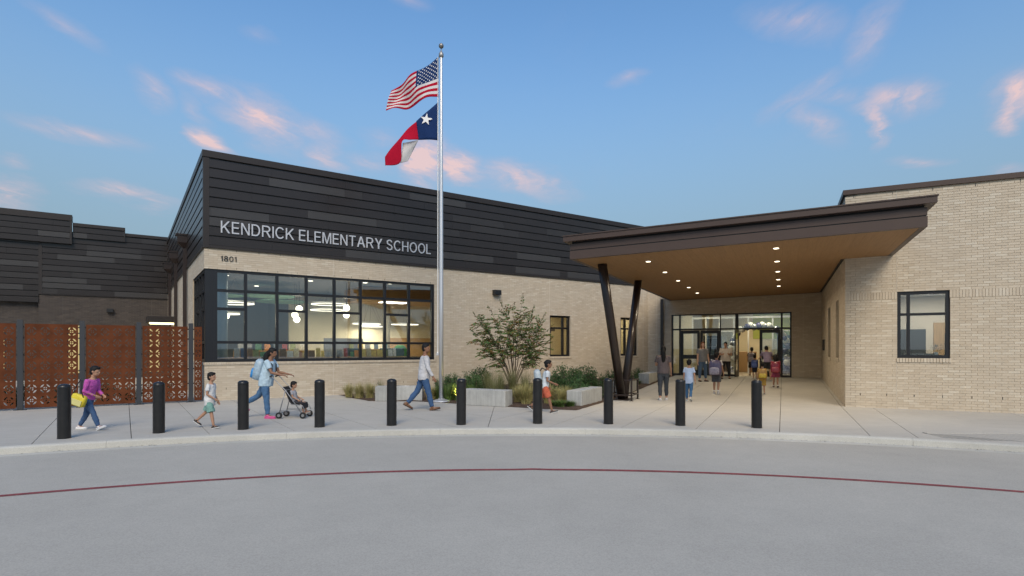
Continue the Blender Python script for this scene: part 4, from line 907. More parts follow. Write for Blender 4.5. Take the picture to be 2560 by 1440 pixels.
def patch(rows, mt, name, n=10, amp=.03, ph=0.0):
    mb = MB(); cols = []; T, B = zip(*rows)
    def interp(L, t):
        k = t*(len(L)-1); i = min(int(k), len(L)-2); f = k-i
        p0, p1, p2, p3 = L[max(i-1,0)], L[i], L[i+1], L[min(i+2,len(L)-1)]
        return tuple(.5*((2*b)+(-a+c)*f+(2*a-5*b+4*c-d)*f*f+(-a+3*b-3*c+d)*f**3) for a, b, c, d in zip(p0, p1, p2, p3))
    m = 8*(len(rows)-1)
    for i in range(m+1):
        a, b = interp(T, i/m), interp(B, i/m)
        cols.append([tp(*[a[q]+(b[q]-a[q])*j/n for q in range(3)])+Vector((0, amp*sin(5*i/m+3*j/n+ph), 0)) for j in range(n+1)])
    vs = [p for c in cols for p in c]; fs = [(i*(n+1)+j, i*(n+1)+j+1, (i+1)*(n+1)+j+1, (i+1)*(n+1)+j) for i in range(m) for j in range(n)]
    o = mb.add(vs, fs).build(name, mt, tx, smooth=True); s = o.modifiers.new('t', 'SOLIDIFY'); s.thickness = .003; s.offset = 0; return cols
blue = patch([((635,690,0),(632,1075,0)),((530,790,-.06),(540,1074,-.04)),((420,888,-.03),(440,1072,-.03))], F_BLUE, 'blue_field', amp=.02)
patch([((421,888,-.03),(441,1072,-.03)),((335,970,-.10),(365,1088,-.14)),((250,1078,-.12),(288,1112,-.20)),((165,1170,-.08),(264,1316,-.16)),((104,1245,-.02),(106,1330,-.04))], F_RED, 'red_stripe', amp=.015)
patch([((288,1114,-.12),(441,1074,-.01)),((284,1165,-.10),(412,1122,.02)),((276,1240,-.10),(385,1168,.03)),((264,1316,-.12),(330,1280,.02))], F_WHITE, 'white_stripe', amp=.015, ph=1)
mb = MB()
for side in (-.022, .030):
    pts = [tp(525+x*62-4, 868-y*62+8, -.075+side) for x, y in [(p[0]*cos(.15)+p[1]*sin(.15), p[1]*cos(.15)-p[0]*sin(.15)) for p in star5(1.0)]]; pts.append(tp(521, 876, -.075+side)); mb.add(pts, [(10, k, (k+1) % 10) for k in range(10)])
mb.build('star', F_STAR, tx)
# ============================================================ BENCHES
def bench(loc, rz, L, D=.45, H=.46, label=''):
    e = tag(empty('concrete_bench', loc, rz), label, 'bench', 'concrete benches round the planting bed')
    MB().box(0, L, 0, D, .0, H).build('block', M_BENCH, e, bevel=.018)
    for k in range(max(1, int(L/.55))):
        x = .38+k*.52
        if x < L-.2: MB().box(x, x+.14, .012, .20, H+.0005, H+.012).build('stud_plate', M_POLE, e, bevel=.003)
bench((-4.24,17.50,0), radians(3), 1.45, label='pale concrete block bench left of the flagpole beside golden grass')
bench((-1.49,16.42,0), radians(-27), 1.46, label='pale concrete block bench in front of the small tree')
bench((*Rw(-6.6,-3.4),0), AR+pi/2, 1.95, label='pale concrete block bench set endways beside the leaning columns')
bench((*Rw(-6.5,.75),gz(*Rw(-6.5,.9))-.01), AR+pi/2, 1.9, label='pale concrete block bench just behind the leaning columns')
bench((*Rw(-6.55,5.1),gz(*Rw(-6.55,5.1))), AR+pi/2, 1.9, label='pale concrete block bench farthest back by the entrance wall')
# ============================================================ PLANTING BED
M_MULCH = mat('bark_mulch', (.060,.036,.024), .95, var=.5, vscale=14, bump=1.0, bscale=45)
poly = [Lw(4.15,-.02),(-5.35,18.75),(-4.45,17.58),(-2.9,17.45),(-1.45,16.62),(-.3,15.95),(.7,15.35),Rw(-6.5,-4.15),Rw(-6.47,0),Rw(-6.45,5),Rw(-6.4,10.6),Rw(-7.7,10.6),Lw(12,-.02)]
bm = bmesh.new(); f = bm.faces.new([bm.verts.new((x, y, 0)) for x, y in poly]); bmesh.ops.triangulate(bm, faces=[f])
for k in range(4): bmesh.ops.subdivide_edges(bm, edges=bm.edges[:], cuts=1, use_grid_fill=True)
for v in bm.verts:
    x, y = v.co.x, v.co.y; z = gz(x, y)
    v.co.z = z+.006 if v.is_boundary else z+.04+.03*noise.noise((x*3, y*3, 0))
    if v.is_boundary: v.co.x += .03*noise.noise((x*4, y*4, 1)); v.co.y += .03*noise.noise((x*4, y*4, 5))
me = bpy.data.meshes.new('planting_bed'); bm.to_mesh(me); bm.free(); me.materials.append(M_MULCH); structure(link(bpy.data.objects.new('planting_bed', me)))
# ---- plants
def leafmat(name, cols): return mat(name, cols[0], .55, col2=[(i/(len(cols)-1), c) for i, c in enumerate(cols) if i], spec=.35)
M_SHRUB = leafmat('shrub_leaf', [(.030,.072,.020),(.052,.115,.032),(.078,.155,.048),(.036,.085,.036)])
M_TREELEAF = leafmat('crape_myrtle_leaf', [(.055,.135,.034),(.080,.175,.046),(.105,.19,.055),(.075,.12,.035),(.23,.075,.03),(.10,.165,.045),(.24,.15,.04)])
M_GOLDG = leafmat('feather_grass', [(.40,.32,.13),(.29,.29,.11),(.48,.39,.18),(.20,.22,.08)])
M_GREENG = leafmat('green_grass', [(.075,.14,.030),(.11,.18,.045),(.055,.11,.025),(.15,.19,.06)])
M_OLIVEG = leafmat('wispy_grass', [(.16,.17,.070),(.21,.21,.095),(.11,.14,.055),(.28,.24,.12)])
M_BARK = mat('bark', (.13,.095,.07), .85, var=.25, vscale=20, stretch=(1,1,.2))
def leaf(mb, p, d, L, w, rn, fold=.25):
    d = d.normalized(); s = d.cross(Vector((rn.uniform(-1,1), rn.uniform(-1,1), rn.uniform(-1,1)))).normalized()*w; up = d.cross(s).normalized()*w*fold
    mb.add([p, p+d*L*.45+s+up, p+d*L, p+d*L*.45-s+up], [(0,1,2),(0,2,3)])
def shrub_mesh(seed, h, r, n=2600, upright=.5):
    rn = random.Random(seed); st = MB(); fo = MB()
    for k in range(26):
        a = rn.uniform(0, 2*pi); rr = r*sqrt(rn.random())*.85; hh = h*(1-.35*(rr/r)**2)*rn.uniform(.72,1.12)
        p0 = Vector((rr*.25*cos(a), rr*.25*sin(a), 0)); p2 = Vector((rr*cos(a), rr*sin(a), hh)); p1 = p0.lerp(p2, .5)+Vector((rr*.15*cos(a), rr*.15*sin(a), -.02))
        st.tube([p0, p1, p2], [.008,.006,.003], 4, cap=False); m = n//26
        for q in range(m):
            t = .18+.85*q/m; b = p0.lerp(p1, t*2) if t < .5 else p1.lerp(p2, t*2-1)
            d = Vector((rn.gauss(0,1), rn.gauss(0,1), rn.gauss(.35,.7))).normalized(); o = d*rn.uniform(.0,.10)
            leaf(fo, b+o, d, rn.uniform(.035,.065), rn.uniform(.010,.018), rn)
    return st.mesh('stem', M_BARK), fo.mesh('foliage', M_SHRUB)
SHR = [shrub_mesh(s, h, r) for s, h, r in ((1,.85,.48),(2,.75,.55),(3,1.0,.42))]
SP = [(1112,19.6,1,.75,'far left behind the flagpole'),(1135,19.4,0,.85,'left of the yellow uplight'),(1168,19.9,1,.95,'behind the bench left end'),(1205,20.4,2,1.0,'tall one left of the small tree'),(1186,19.2,0,.8,'low one left of the small tree'),
      (1408,18.4,2,1.12,'tall pointed one right of the running child'),(1432,18.1,0,1.0,'rounded one behind the endways bench'),(1462,18.8,2,1.1,'tall one behind the endways bench'),(1490,19.2,1,1.0,'wide one near the leaning columns'),(1446,17.4,1,.75,'low one nearest the endways bench'),(1520,20.6,0,.85,'one just left of the leaning columns'),(1575,22.6,1,.75,'one behind the leaning columns'),(1598,24.6,1,.7,'one before the far bench'),(1395,20.3,0,.9,'one below the narrow window')]
for i, (px, d, k, s, w) in enumerate(SP):
    x = (px-1280)*d/1414; e = tag(empty('shrub', (x, d, gz(x, d)+.03), i*1.7), 'dark green leafy shrub, '+w, 'shrub', 'shrubs in the planting bed'); e.scale = (s,s,s)
    inst('stem', SHR[k][0], parent=e); inst('foliage', SHR[k][1], parent=e)
for i, (lx, ly, s_, k) in enumerate(((-7.6,.9,.9,1),(-6.6,1.1,1.0,0),(-5.4,.9,.9,1),(-4.6,1.2,.95,0),(-3.7,.9,.85,1),(-2.6,1.1,1.0,0),(-1.9,.9,.8,1),(-1.0,1.0,.9,0))):
    x, y = Lw(lx, ly); e = tag(empty('shrub', (x, y, .0), i*1.3), 'green shrub glimpsed through the rusty screen, %s from the left' % ORD[i], 'shrub', 'shrubs behind the screen'); e.scale = (s_,s_,s_*.8)
    inst('stem', SHR[k][0], parent=e); inst('foliage', SHR[k][1], parent=e)
def grass_mesh(seed, h, r, n, m, droop=.55, wid=.0045):
    rn = random.Random(seed); mb = MB()
    for k in range(n):
        a = rn.uniform(0, 2*pi); b = Vector((rn.gauss(0,.05), rn.gauss(0,.05), 0)); L = h*rn.uniform(.6,1.15); out = r*rn.uniform(.15,1.0)
        dirv = Vector((cos(a), sin(a), 0)); side = Vector((-sin(a), cos(a), 0))*wid
        P = []
        for t in (0,.35,.7,1.0):
            P.append(b+dirv*(out*t**1.5)+Vector((0,0,L*(t-droop*out/r*t*t*.55)))+Vector((rn.gauss(0,.006), rn.gauss(0,.006), 0)))
        ws = (1,.9,.6,.12); vs = []
        for p, w in zip(P, ws): vs += [p-side*w, p+side*w]
        mb.add(vs, [(0,1,3,2),(2,3,5,4),(4,5,7,6)])
    return mb.mesh('blades', m)
GM = {'gold': [grass_mesh(s, .58, .42, 420, M_GOLDG) for s in (1,2)], 'green': [grass_mesh(s, .55, .36, 380, M_GREENG) for s in (3,4)], 'olive': [grass_mesh(s, 1.05, .45, 360, M_OLIVEG, .35, .0032) for s in (5,6)], 'low': [grass_mesh(7, .22, .34, 300, M_GREENG, .5, .006)]*2}
GP = [('gold',872,18.7,.85,'leftmost, against the brick wall'),('gold',898,18.4,.95,'second from the left by the brick wall'),('gold',925,18.3,.95,'beside the left end of the left bench'),('olive',950,19.4,.55,'wispy one behind the left bench'),('olive',1050,18.9,.6,'wispy one behind the walking man'),
      ('gold',1078,17.85,.9,'just left of the flagpole'),('green',1094,17.95,.95,'right behind the flagpole'),('green',1118,17.55,1.0,'just right of the flagpole'),('green',1135,17.75,1.05,'glowing in the uplight'),('green',1150,17.35,.95,'at the left end of the middle bench'),('green',1175,18.1,1.0,'behind the middle bench left end'),
      ('olive',1222,18.6,.95,'tall left one under the small tree'),('olive',1250,18.3,1.0,'tall second one under the small tree'),('olive',1282,18.7,.95,'tall third one under the small tree'),('olive',1312,18.2,.95,'tall fourth one under the small tree'),('olive',1232,17.7,.7,'shorter one behind the middle bench'),
      ('gold',1296,16.9,1.0,'at the right end of the middle bench'),('gold',1314,16.35,1.15,'full fountain-shaped one before the small tree'),('gold',1340,17.2,1.0,'behind the running child'),('gold',1372,16.5,1.05,'right of the running child'),('gold',1402,16.2,1.0,'left of the endways bench'),('gold',1418,17.0,.9,'behind the endways bench left corner'),('olive',1345,18.6,.8,'tall one right of the small tree'),
      ('low',1400,15.6,1.0,'low green one at the bed corner'),('low',1425,15.7,.9,'low green one at the endways bench foot'),('low',1385,15.8,.8,'low green one left of the bed corner'),('low',1585,22.0,1.0,'low green one beyond the columns'),('low',1505,18.3,.8,'low green one behind the endways bench'),('low',1592,23.3,1.0,'low green one before the far bench')]
NM = {'gold':'golden feather grass clump','green':'bright green grass clump','olive':'wispy olive grass clump','low':'ground hugging grass tuft'}
for i, (k, px, d, s, w) in enumerate(GP):
    x = (px-1280)*d/1414; o = inst('grass_clump', GM[k][i % 2], (x, d, gz(x, d)+.02), rot=(0,0,i*2.3), scale=(s,s,s*random.uniform(.92,1.08))); tag(o, NM[k]+', '+w, 'grass', 'ornamental grasses in the bed')
# ---- small multi-stem tree
def tree():
    rn = random.Random(20); br = MB(); lf = MB()
    e = tag(empty('crape_myrtle_tree', (.05, 20.0, gz(.05,20)+.02)), 'small multi-stemmed crape myrtle with green and rusty leaves by the wall', 'tree')
    def twig(p, d, L, r, nl, droop=.25):
        q = p.copy(); dd = d.normalized(); pts = [q.copy()]
        for i in range(4):
            dd = (dd+Vector((rn.gauss(0,.10), rn.gauss(0,.10), -droop*.16))).normalized(); q = q+dd*L/4; pts.append(q.copy())
        br.tube(pts, [r, r*.8, r*.6, r*.45, r*.25], 4, cap=False)
        for i in range(nl):
            t = (i+.6)/nl*4; k = min(int(t), 3); b = pts[k].lerp(pts[k+1], min(t-k, 1)); ax = (pts[k+1]-pts[k]).normalized()
            s = ax.cross(Vector((0,0,1))); s = s.normalized() if s.length > .1 else Vector((1,0,0)); s = s*(1 if i % 2 else -1)
            ld = (s*.8+ax*.55+Vector((rn.gauss(0,.2), rn.gauss(0,.2), rn.gauss(-.25,.25)))).normalized()
            leaf(lf, b+ld*.008, ld, rn.uniform(.060,.100), rn.uniform(.016,.026), rn)
    ends = [(-1.20,.0,2.60),(-1.05,.25,2.35),(-.70,-.3,2.75),(-.35,.2,3.0),(.0,-.1,2.85),(.30,.25,3.2),(.62,-.2,2.75),(.95,.15,2.55),(1.15,-.1,2.2),(-1.25,-.2,2.0),(.85,.35,2.0),(-.75,.4,1.95),(.2,-.45,2.4),(-.2,-.35,2.6),(1.05,-.3,1.75),(-.95,-.35,1.7)]
    for k, (ex, ey, ez) in enumerate(ends):
        a = k*2.4; p0 = Vector((.09*cos(a), .09*sin(a), 0)); p3 = Vector((ex, ey, ez)); p1 = Vector((ex*.12, ey*.12, ez*.33)); p2 = Vector((ex*.48, ey*.48, ez*.70)); pts = []
        for i in range(9):
            t = i/8; u = 1-t; p = p0*u**3+p1*(3*u*u*t)+p2*(3*u*t*t)+p3*t**3; pts.append(p+Vector((rn.gauss(0,.012), rn.gauss(0,.012), 0)))
        br.tube(pts, [.020*(1-.82*i/8) for i in range(9)], 6, cap=False)
        twig(pts[-1], pts[-1]-pts[-2], .38, .004, 26, .1)
        for q in range(21):
            t = rn.uniform(.46, .97)*8; i = min(int(t), 7); b = pts[i].lerp(pts[i+1], t-i); ax = (pts[i+1]-pts[i]).normalized(); s = ax.orthogonal().normalized(); s.rotate(Matrix.Rotation(rn.uniform(0, 6.28), 3, ax))
            out = Vector((b.x, b.y, 0)); out = out.normalized() if out.length > .05 else s
            d = (s*.8+ax*.35+out*.55+Vector((0,0,rn.uniform(-.15,.35)))).normalized(); L = rn.uniform(.28,.55)
            twig(b, d, L, .004, int(L*52), .45)
            if rn.random() < .45: twig(b+d*L*.4, (d+s*.9+Vector((0,0,.2))).normalized(), L*.6, .003, int(L*26), .5)
    br.build('trunk', M_BARK, e, smooth=True); lf.build('crown', M_TREELEAF, e)
tree()
# ---- uplight in the grass
e = tag(empty('uplight', (-1.72, 17.62, .03)), 'small yellow glowing uplight hidden in the grass right of the flagpole', 'light fixture')
MB().lathe([(.06,0),(.07,.12),(.07,.16),(.055,.16)], 16).build('housing', M_BLACK, e); MB().lathe([(.05,.155),(.05,.165)], 16).build('lens', emat('uplight_lens', (1,.72,.12), 30), e)
l = bpy.data.lights.new('uplight_beam', 'SPOT'); l.energy = 38; l.color = (1,.80,.22); l.spot_size = radians(120); l.spot_blend = .8; l.shadow_soft_size = .05
o = bpy.data.objects.new('uplight_beam', l); o.location = (0,0,.20); o.rotation_euler = (pi-.1,.25,0); link(o, e)

# ---- litter in the gutter
rn = random.Random(77); mb = MB()
for k in range(420):
    a = radians(rn.uniform(-50, 50)); r = RC-.165-abs(rn.gauss(0,.05)); x, y = arc(r, a); t = rn.uniform(0, 6.28); L = rn.uniform(.006,.022); w = L*rn.uniform(.2,.6)
    c_, s_ = cos(t), sin(t); mb.add([(x-L*c_, y-L*s_, -.1125), (x+w*s_, y-w*c_, -.110), (x+L*c_, y+L*s_, -.1125), (x-w*s_, y+w*c_, -.110)], [(0,1,2,3)])
o = mb.build('gutter_litter', mat('dry_litter', (.09,.07,.05), .9, island=.5)); o['kind'] = 'stuff'; o['label'] = 'fine dry leaf litter scattered along the foot of the kerb'
# ============================================================ PEOPLE
SKIN = {'tan': mat('skin_tan', (.40,.22,.14), .55, sss=.0), 'brown': mat('skin_brown', (.24,.12,.07), .55), 'fair': mat('skin_fair', (.56,.34,.25), .55)}
HAIRM = {'black': mat('hair_black', (.009,.008,.008), .65, spec=.25, var=.3, vscale=40, stretch=(6,6,.6)), 'auburn': mat('hair_auburn', (.13,.045,.02), .6, spec=.3, var=.3, vscale=40, stretch=(6,6,.6)), 'brown': mat('hair_brown', (.03,.017,.012), .6, spec=.3, var=.3, vscale=40)}
_cl = {}
def cloth(c, name='cloth', var=.10, rough=.85, pattern=None):
    k = (c, name)
    if k not in _cl: _cl[k] = mat('fabric_%s_%d' % (name, len(_cl)), c, rough, var=var, vscale=14, bump=.3, bscale=25)
    return _cl[k]
M_EYE = mat('eye_dark', (.015,.012,.010), .3); M_LIP = mat('lip', (.30,.10,.08), .5)
TEX = {}
for n_, sc_ in (('cloth', .085), ('hair', .03)):
    TEX[n_] = bpy.data.textures.new(n_+'_folds', 'CLOUDS'); TEX[n_].noise_scale = sc_; TEX[n_].noise_depth = 2
def remesh(o, vox, it=3, f=.5, fold=None):
    m = o.modifiers.new('fuse', 'REMESH'); m.mode = 'VOXEL'; m.voxel_size = vox; m.use_smooth_shade = True
    s = o.modifiers.new('soften', 'SMOOTH'); s.factor = f; s.iterations = it
    if fold:
        d = o.modifiers.new('folds', 'DISPLACE'); d.texture = TEX[fold]; d.strength = {'cloth': .030, 'hair': .014}[fold]; d.mid_level = .5; d.texture_coords = 'GLOBAL'
    return o
def person(label, loc, rz, h, P, group=None, name='person'):
    """P: pose and dress. Body stands facing local +Y, right hand on +X"""
    g = P.get; hs = g('hs', 1.0); w = g('w', 1.0); lean = radians(g('lean', 0)); skin = SKIN[g('skin', 'tan')]
    e = empty(name, (0,0,0), rz)
    tag(e, label, 'person', group)
    X = Vector((1,0,0))
    def sp(t, k=1.0, off=0.0):      # point on the spine t*h above the pelvis
        a = lean*k; return Vector((0, sin(a)*t*h+off*h*cos(a), cos(a)*t*h-off*h*sin(a)))
    def ring(t, rx, ry, k=1.0, off=0.0, n=16, grow=0.0):
        c = sp(t, k, off); a = lean*k; fy = Vector((0, cos(a), -sin(a)))
        return [c+X*(cos(2*pi*i/n)*(rx*h*w+grow))+fy*(sin(2*pi*i/n)*(ry*h*w**.7+grow)) for i in range(n)]
    legs = []; feet = []
    for s, hf, kf, ab in ((-1, *g('lleg', (0,0)), g('stance', 2)), (1, *g('rleg', (0,0)), g('stance', 2))):
        hip = Vector((s*.048*h*w, 0, -.015*h)); a, b = radians(hf), radians(hf-kf); o = sin(radians(ab))*s
        kn = hip+Vector((o, sin(a), -cos(a)))*.245*h; an = kn+Vector((o*.5, sin(b), -cos(b)))*.235*h
        pitch = b*.75 if kf > 14 else (max(-.1, b) if hf > 12 else 0.0)
        fd = Vector((s*.12, cos(pitch), sin(pitch))).normalized(); up = Vector((0, -sin(pitch), cos(pitch)))
        legs.append((hip, kn, an)); feet.append((an, fd, up, s))
    low = min(min((an-up*.038*h).z, (an+fd*.11*h-up*.036*h).z) for an, fd, up, s in feet)
    if 'base' in P: low = -P['base']
    e.location = (loc[0], loc[1], loc[2]-low+.002)
    arms = []
    for s, sf, ab, ef, inn in ((-1, *g('larm', (5,8,15,0))), (1, *g('rarm', (5,8,15,0)))):
        sh = sp(.285)+X*(s*.098*h*w); a, b = radians(sf)+lean*.3, radians(ab)
        d1 = Vector((s*sin(b), sin(a)*cos(b), -cos(a)*cos(b))); a2 = a+radians(ef); i2 = radians(inn)
        d2 = Vector((s*(sin(b)*.6-sin(i2)), sin(a2), -cos(a2))).normalized()
        el_ = sh+d1*.172*h; wr = el_+d2*.150*h; arms.append((sh, el_, wr, d2, s))
    # head
    yaw = radians(g('yaw', 0)); nod = radians(g('nod', 0))+lean*.35
    RM = Matrix.Rotation(yaw, 3, 'Z') @ Matrix.Rotation(-nod, 3, 'X'); neck = sp(.315); hc = neck+RM @ Vector((0, .012*h, .082*h*hs+.018*h))
    hr = (.046*h*hs, .056*h*hs, .068*h*hs)
    def H(x, y, z): return hc+RM @ Vector((x*hr[0], y*hr[1], z*hr[2]))
    # ---- body, one skin
    b = MB()
    b.loft([ring(-.075,.055,.05,0), ring(-.03,.088,.066,.1), ring(.02,.090,.068,.3), ring(.09,.074,.056,.7), ring(.16,.082,.062), ring(.22,.092,.066), ring(.27,.094,.056), ring(.298,.066,.044), ring(.315,.038,.036)])
    b.tube([sp(.29), neck+Vector((0,0,.0)), hc-RM @ Vector((0,.012*h,.03*h))], [.036*h, .031*h, .032*h], 10)
    b.ell(H(0,-.06,.12), (hr[0]*1.0, hr[1], hr[2]*.88), 16, 12, RM); b.ell(H(0,.18,-.38), (hr[0]*.78, hr[1]*.76, hr[2]*.60), 14, 10, RM)
    b.ell(H(0,.98,-.12), (hr[0]*.17, hr[1]*.22, hr[2]*.22), 8, 6, RM); b.ell(H(0,.86,-.52), (hr[0]*.3, hr[1]*.12, hr[2]*.09), 8, 6, RM)
    for s in (-1, 1): b.ell(H(s*1.0,-.08,-.05), (hr[0]*.13, hr[1]*.22, hr[2]*.25), 8, 6, RM); b.tube([H(s*.2,.86,.12), H(s*.55,.78,.14)], hr[2]*.07, 6)
    for hip, kn, an in legs:
        b.tube([hip, hip.lerp(kn,.5), kn, kn.lerp(an,.35), an], [.050*h*w,.044*h*w,.031*h*w**.6,.030*h*w**.6,.019*h], 12)
    for an, fd, up, s in feet: b.tube([an-fd*.03*h, an+fd*.05*h-up*.015*h, an+fd*.10*h-up*.024*h], [.020*h,.020*h,.014*h], 10)
    for sh, el_, wr, d2, s in arms:
        b.tube([sp(.275)+X*(s*.075*h*w), sh, sh.lerp(el_,.5), el_, el_.lerp(wr,.4), wr], [.034*h,.031*h*w**.5,.027*h*w**.6,.021*h,.021*h,.0145*h], 10)
    fg = MB()
    for sh, el_, wr, d2, s in arms:
        # palm normal towards the body; four fingers and a thumb
        n1 = d2.cross(Vector((0,1,0))); n1 = n1.normalized() if n1.length > .1 else X.copy()
        acr = d2.cross(X); acr = acr.normalized() if acr.length > .1 else Vector((0,1,0)); pal = X*(-s)
        if g('palm') == 'down': acr, pal = X*(-s), Vector((0,0,-1))
        pc = wr+d2*.028*h; b.ell(pc, (1,1,1), 10, 8, Matrix((d2*.034*h, acr*.022*h, pal*.011*h)).transposed())
        for k in range(4):
            r0 = pc+d2*.024*h+acr*((k-1.5)*.0105*h); L = (.040,.046,.043,.034)[k]*h; cu = g('curl', .5)
            p1 = r0+(d2+pal*cu*.4).normalized()*L*.5; p2 = p1+(d2+pal*cu*1.4).normalized()*L*.5
            fg.tube([r0-d2*.008*h, r0, p1, p2], [.0055*h,.0053*h,.005*h,.0038*h], 6)
        t0 = pc-d2*.006*h+acr*.018*h; fg.tube([t0-acr*.008*h, t0+(acr*.7+d2*.7)*.016*h, t0+(acr*.4+d2*.9+pal*.3)*.036*h], [.0065*h,.0062*h,.0048*h], 6)
    b.add(fg.v, fg.f)
    remesh(b.build('body', skin, e), .0085*max(h/1.6,.75), 2, .4)
    # ---- face
    for s in (-1, 1): MB().ell(H(s*.36,.80,.02), (hr[0]*.15, hr[1]*.10, hr[2]*.07), 8, 6, RM).build('eye', M_EYE, e, smooth=True)
    MB().ell(H(0,.90,-.53), (hr[0]*.30, hr[1]*.10, hr[2]*.06), 8, 6, RM).build('mouth', M_LIP, e, smooth=True)
    # ---- hair
    hm = HAIRM[g('hair', 'black')]; st = g('style', 'short'); hb = MB()
    hb.ell(H(0,-.20,.28), (hr[0]*1.12, hr[1]*1.02, hr[2]*.86), 18, 12, RM)
    hb.ell(H(0,-.42,-.02), (hr[0]*1.08, hr[1]*.74, hr[2]*.85), 16, 10, RM); hb.ell(H(0,.38,.74), (hr[0]*.86, hr[1]*.56, hr[2]*.30), 14, 8, RM)
    if st == 'long':
        hb.tube([H(0,-.6,.4), H(0,-.8,-.4), H(0,-.85,-1.3), H(0,-.80,-2.1), H(0,-.75,-2.6)], [hr[0]*.9,hr[0]*1.05,hr[0]*1.0,hr[0]*.8,hr[0]*.35], 12)
        for s in (-1, 1): hb.tube([H(s*.7,-.1,.4), H(s*.98,.0,-.4), H(s*.95,.1,-1.1), H(s*.85,.1,-1.6)], [hr[0]*.35,hr[0]*.34,hr[0]*.32,hr[0]*.12], 8)
    elif st == 'ponytail':
        hb.ell(H(0,-1.05,.2), (hr[0]*.4,)*3, 10, 8); hb.tube([H(0,-1.05,.2), H(0,-1.35,-.6), H(.05,-1.35,-1.8), H(0,-1.2,-3.2), H(0,-1.1,-4.2)], [hr[0]*.5,hr[0]*.85,hr[0]*.95,hr[0]*.75,hr[0]*.15], 12)
        hb.ell(H(0,-.55,-.45), (hr[0]*1.0, hr[1]*.55, hr[2]*.55), 12, 8, RM)
    elif st == 'bun': hb.ell(H(0,-1.1,.35), (hr[0]*.45,hr[0]*.42,hr[0]*.45), 10, 8); hb.ell(H(0,-.6,-.35), (hr[0]*.95, hr[1]*.5, hr[2]*.5), 12, 8, RM)
    remesh(hb.build('hair', hm, e), .009, 2, fold='hair')
    # ---- clothes
    gr = .010*h/1.6+.003
    sc_, slv = cloth(g('top', (.5,.5,.5)), 'top'), g('sleeve', .62); t = MB(); hem = g('hem', -.035)
    bl = g('blouse', 0.0)
    t.loft([ring(hem,.092+bl*.6,.070+bl*.6,.15,grow=gr*1.3), ring(.02,.092+bl*.8,.072+bl,.3,grow=gr*1.2), ring(.09,.084+bl,.064+bl*1.2,.7,grow=gr*1.2), ring(.16,.088+bl*.7,.066+bl*.8,grow=gr), ring(.22,.094,.068,grow=gr), ring(.27,.094,.057,grow=gr), ring(.300,.062,.044,grow=gr*.7)])
    for sh, el_, wr, d2, s in arms:
        pts = [sp(.268)+X*(s*.07*h*w), sh]; rr = [.040*h, .036*h*w**.5+gr*.6]
        if slv <= 1: pts += [sh.lerp(el_, slv*.5), sh.lerp(el_, slv)]; rr += [.033*h*w**.5+gr*.7, .033*h*w**.5+gr*.9]
        else: pts += [sh.lerp(el_,.5), el_, el_.lerp(wr, slv-1)]; rr += [.030*h*w**.5+gr*.5, .026*h+gr*.4, .020*h+gr*.3]
        t.tube(pts, rr, 12)
    remesh(t.build('shirt', sc_, e), .011, 3, fold='cloth')
    p = MB(); pl = g('plen', 1.9); pm = cloth(g('pants', (.05,.08,.16)), 'trousers'); loose = g('loose', 0.0)*h
    if g('skirt'):
        p.loft([ring(.05,.080,.062,.5,grow=gr), ring(-.02,.096,.075,.1,grow=gr), ring(-.12,.115,.10,0,grow=gr), ring(-.2,.125,.115,0,grow=gr)])
    else:
        p.loft([ring(-.085,.062,.052,0,grow=gr*.5), ring(-.04,.090,.068,.1,grow=gr*.9), ring(.02,.092,.070,.3,grow=gr*.8), ring(.055,.084,.064,.5,grow=gr*.6)])
        for hip, kn, an in legs:
            pts = [hip+Vector((0,0,.01*h))]; rr = [.052*h*w+gr*.7]
            if pl <= 1: pts += [hip.lerp(kn, pl*.5), hip.lerp(kn, pl)]; rr += [.048*h*w+gr+loose, .042*h*w+gr+loose*1.6]
            else: pts += [hip.lerp(kn,.5), kn, kn.lerp(an,(pl-1)*.5), kn.lerp(an, pl-1)]; rr += [.046*h*w+gr*.7, .034*h*w**.6+gr*.7+loose*.4, .032*h*w**.5+gr*.6+loose*.7, .025*h+gr*.5+loose]
            p.tube(pts, rr, 14)
    remesh(p.build('trousers' if not g('skirt') else 'skirt', pm, e), .011, 3, fold='cloth')
    # ---- shoes
    shm = cloth(g('shoes', (.02,.02,.02)), 'shoe', .05, .6); som = cloth(g('sole', (.55,.55,.53)), 'sole', .05, .7)
    for an, fd, up, s in feet:
        sd = fd.cross(up); o = MB()
        def R(c, wx, hz, n=12): return [c+sd*(cos(2*pi*i/n)*wx*h)+up*(sin(2*pi*i/n)*hz*h) for i in range(n)]
        q = an-up*.018*h
        o.loft([R(q-fd*.045*h,.014,.016), R(q-fd*.035*h,.023,.023), R(q+fd*.0*h,.025,.024), R(q+fd*.04*h,.028,.018), R(q+fd*.08*h,.030,.014), R(q+fd*.108*h,.022,.010), R(q+fd*.116*h,.008,.005)])
        if not g('sandal'): o.tube([an-up*.01*h, an+up*.016*h], [.026*h,.024*h], 12)
        ob = o.build('shoe', shm, e, smooth=True)
        z0 = MB(); outl = [(-.047,.012),(-.04,.022),(0,.026),(.045,.030),(.085,.031),(.112,.020),(.119,.006)]; L = [(x, y) for x, y in outl]+[(x, -y) for x, y in reversed(outl)]
        c0 = an-up*.038*h; z0.loft([[c0+fd*(x*h)+sd*(y*h)+up*(k*h) for x, y in L] for k in (.0,.012)]); z0.build('sole', som, ob, recalc=True)
        if g('socks'): MB().tube([an+up*.0*h, an+up*.05*h], [.022*h,.024*h], 12).build('sock', cloth((.7,.7,.7), 'sock'), e, smooth=True)
    e['_sh'] = 0
    return e, dict(sp=sp, H=H, h=h, w=w, X=X, arms=arms, lean=lean)
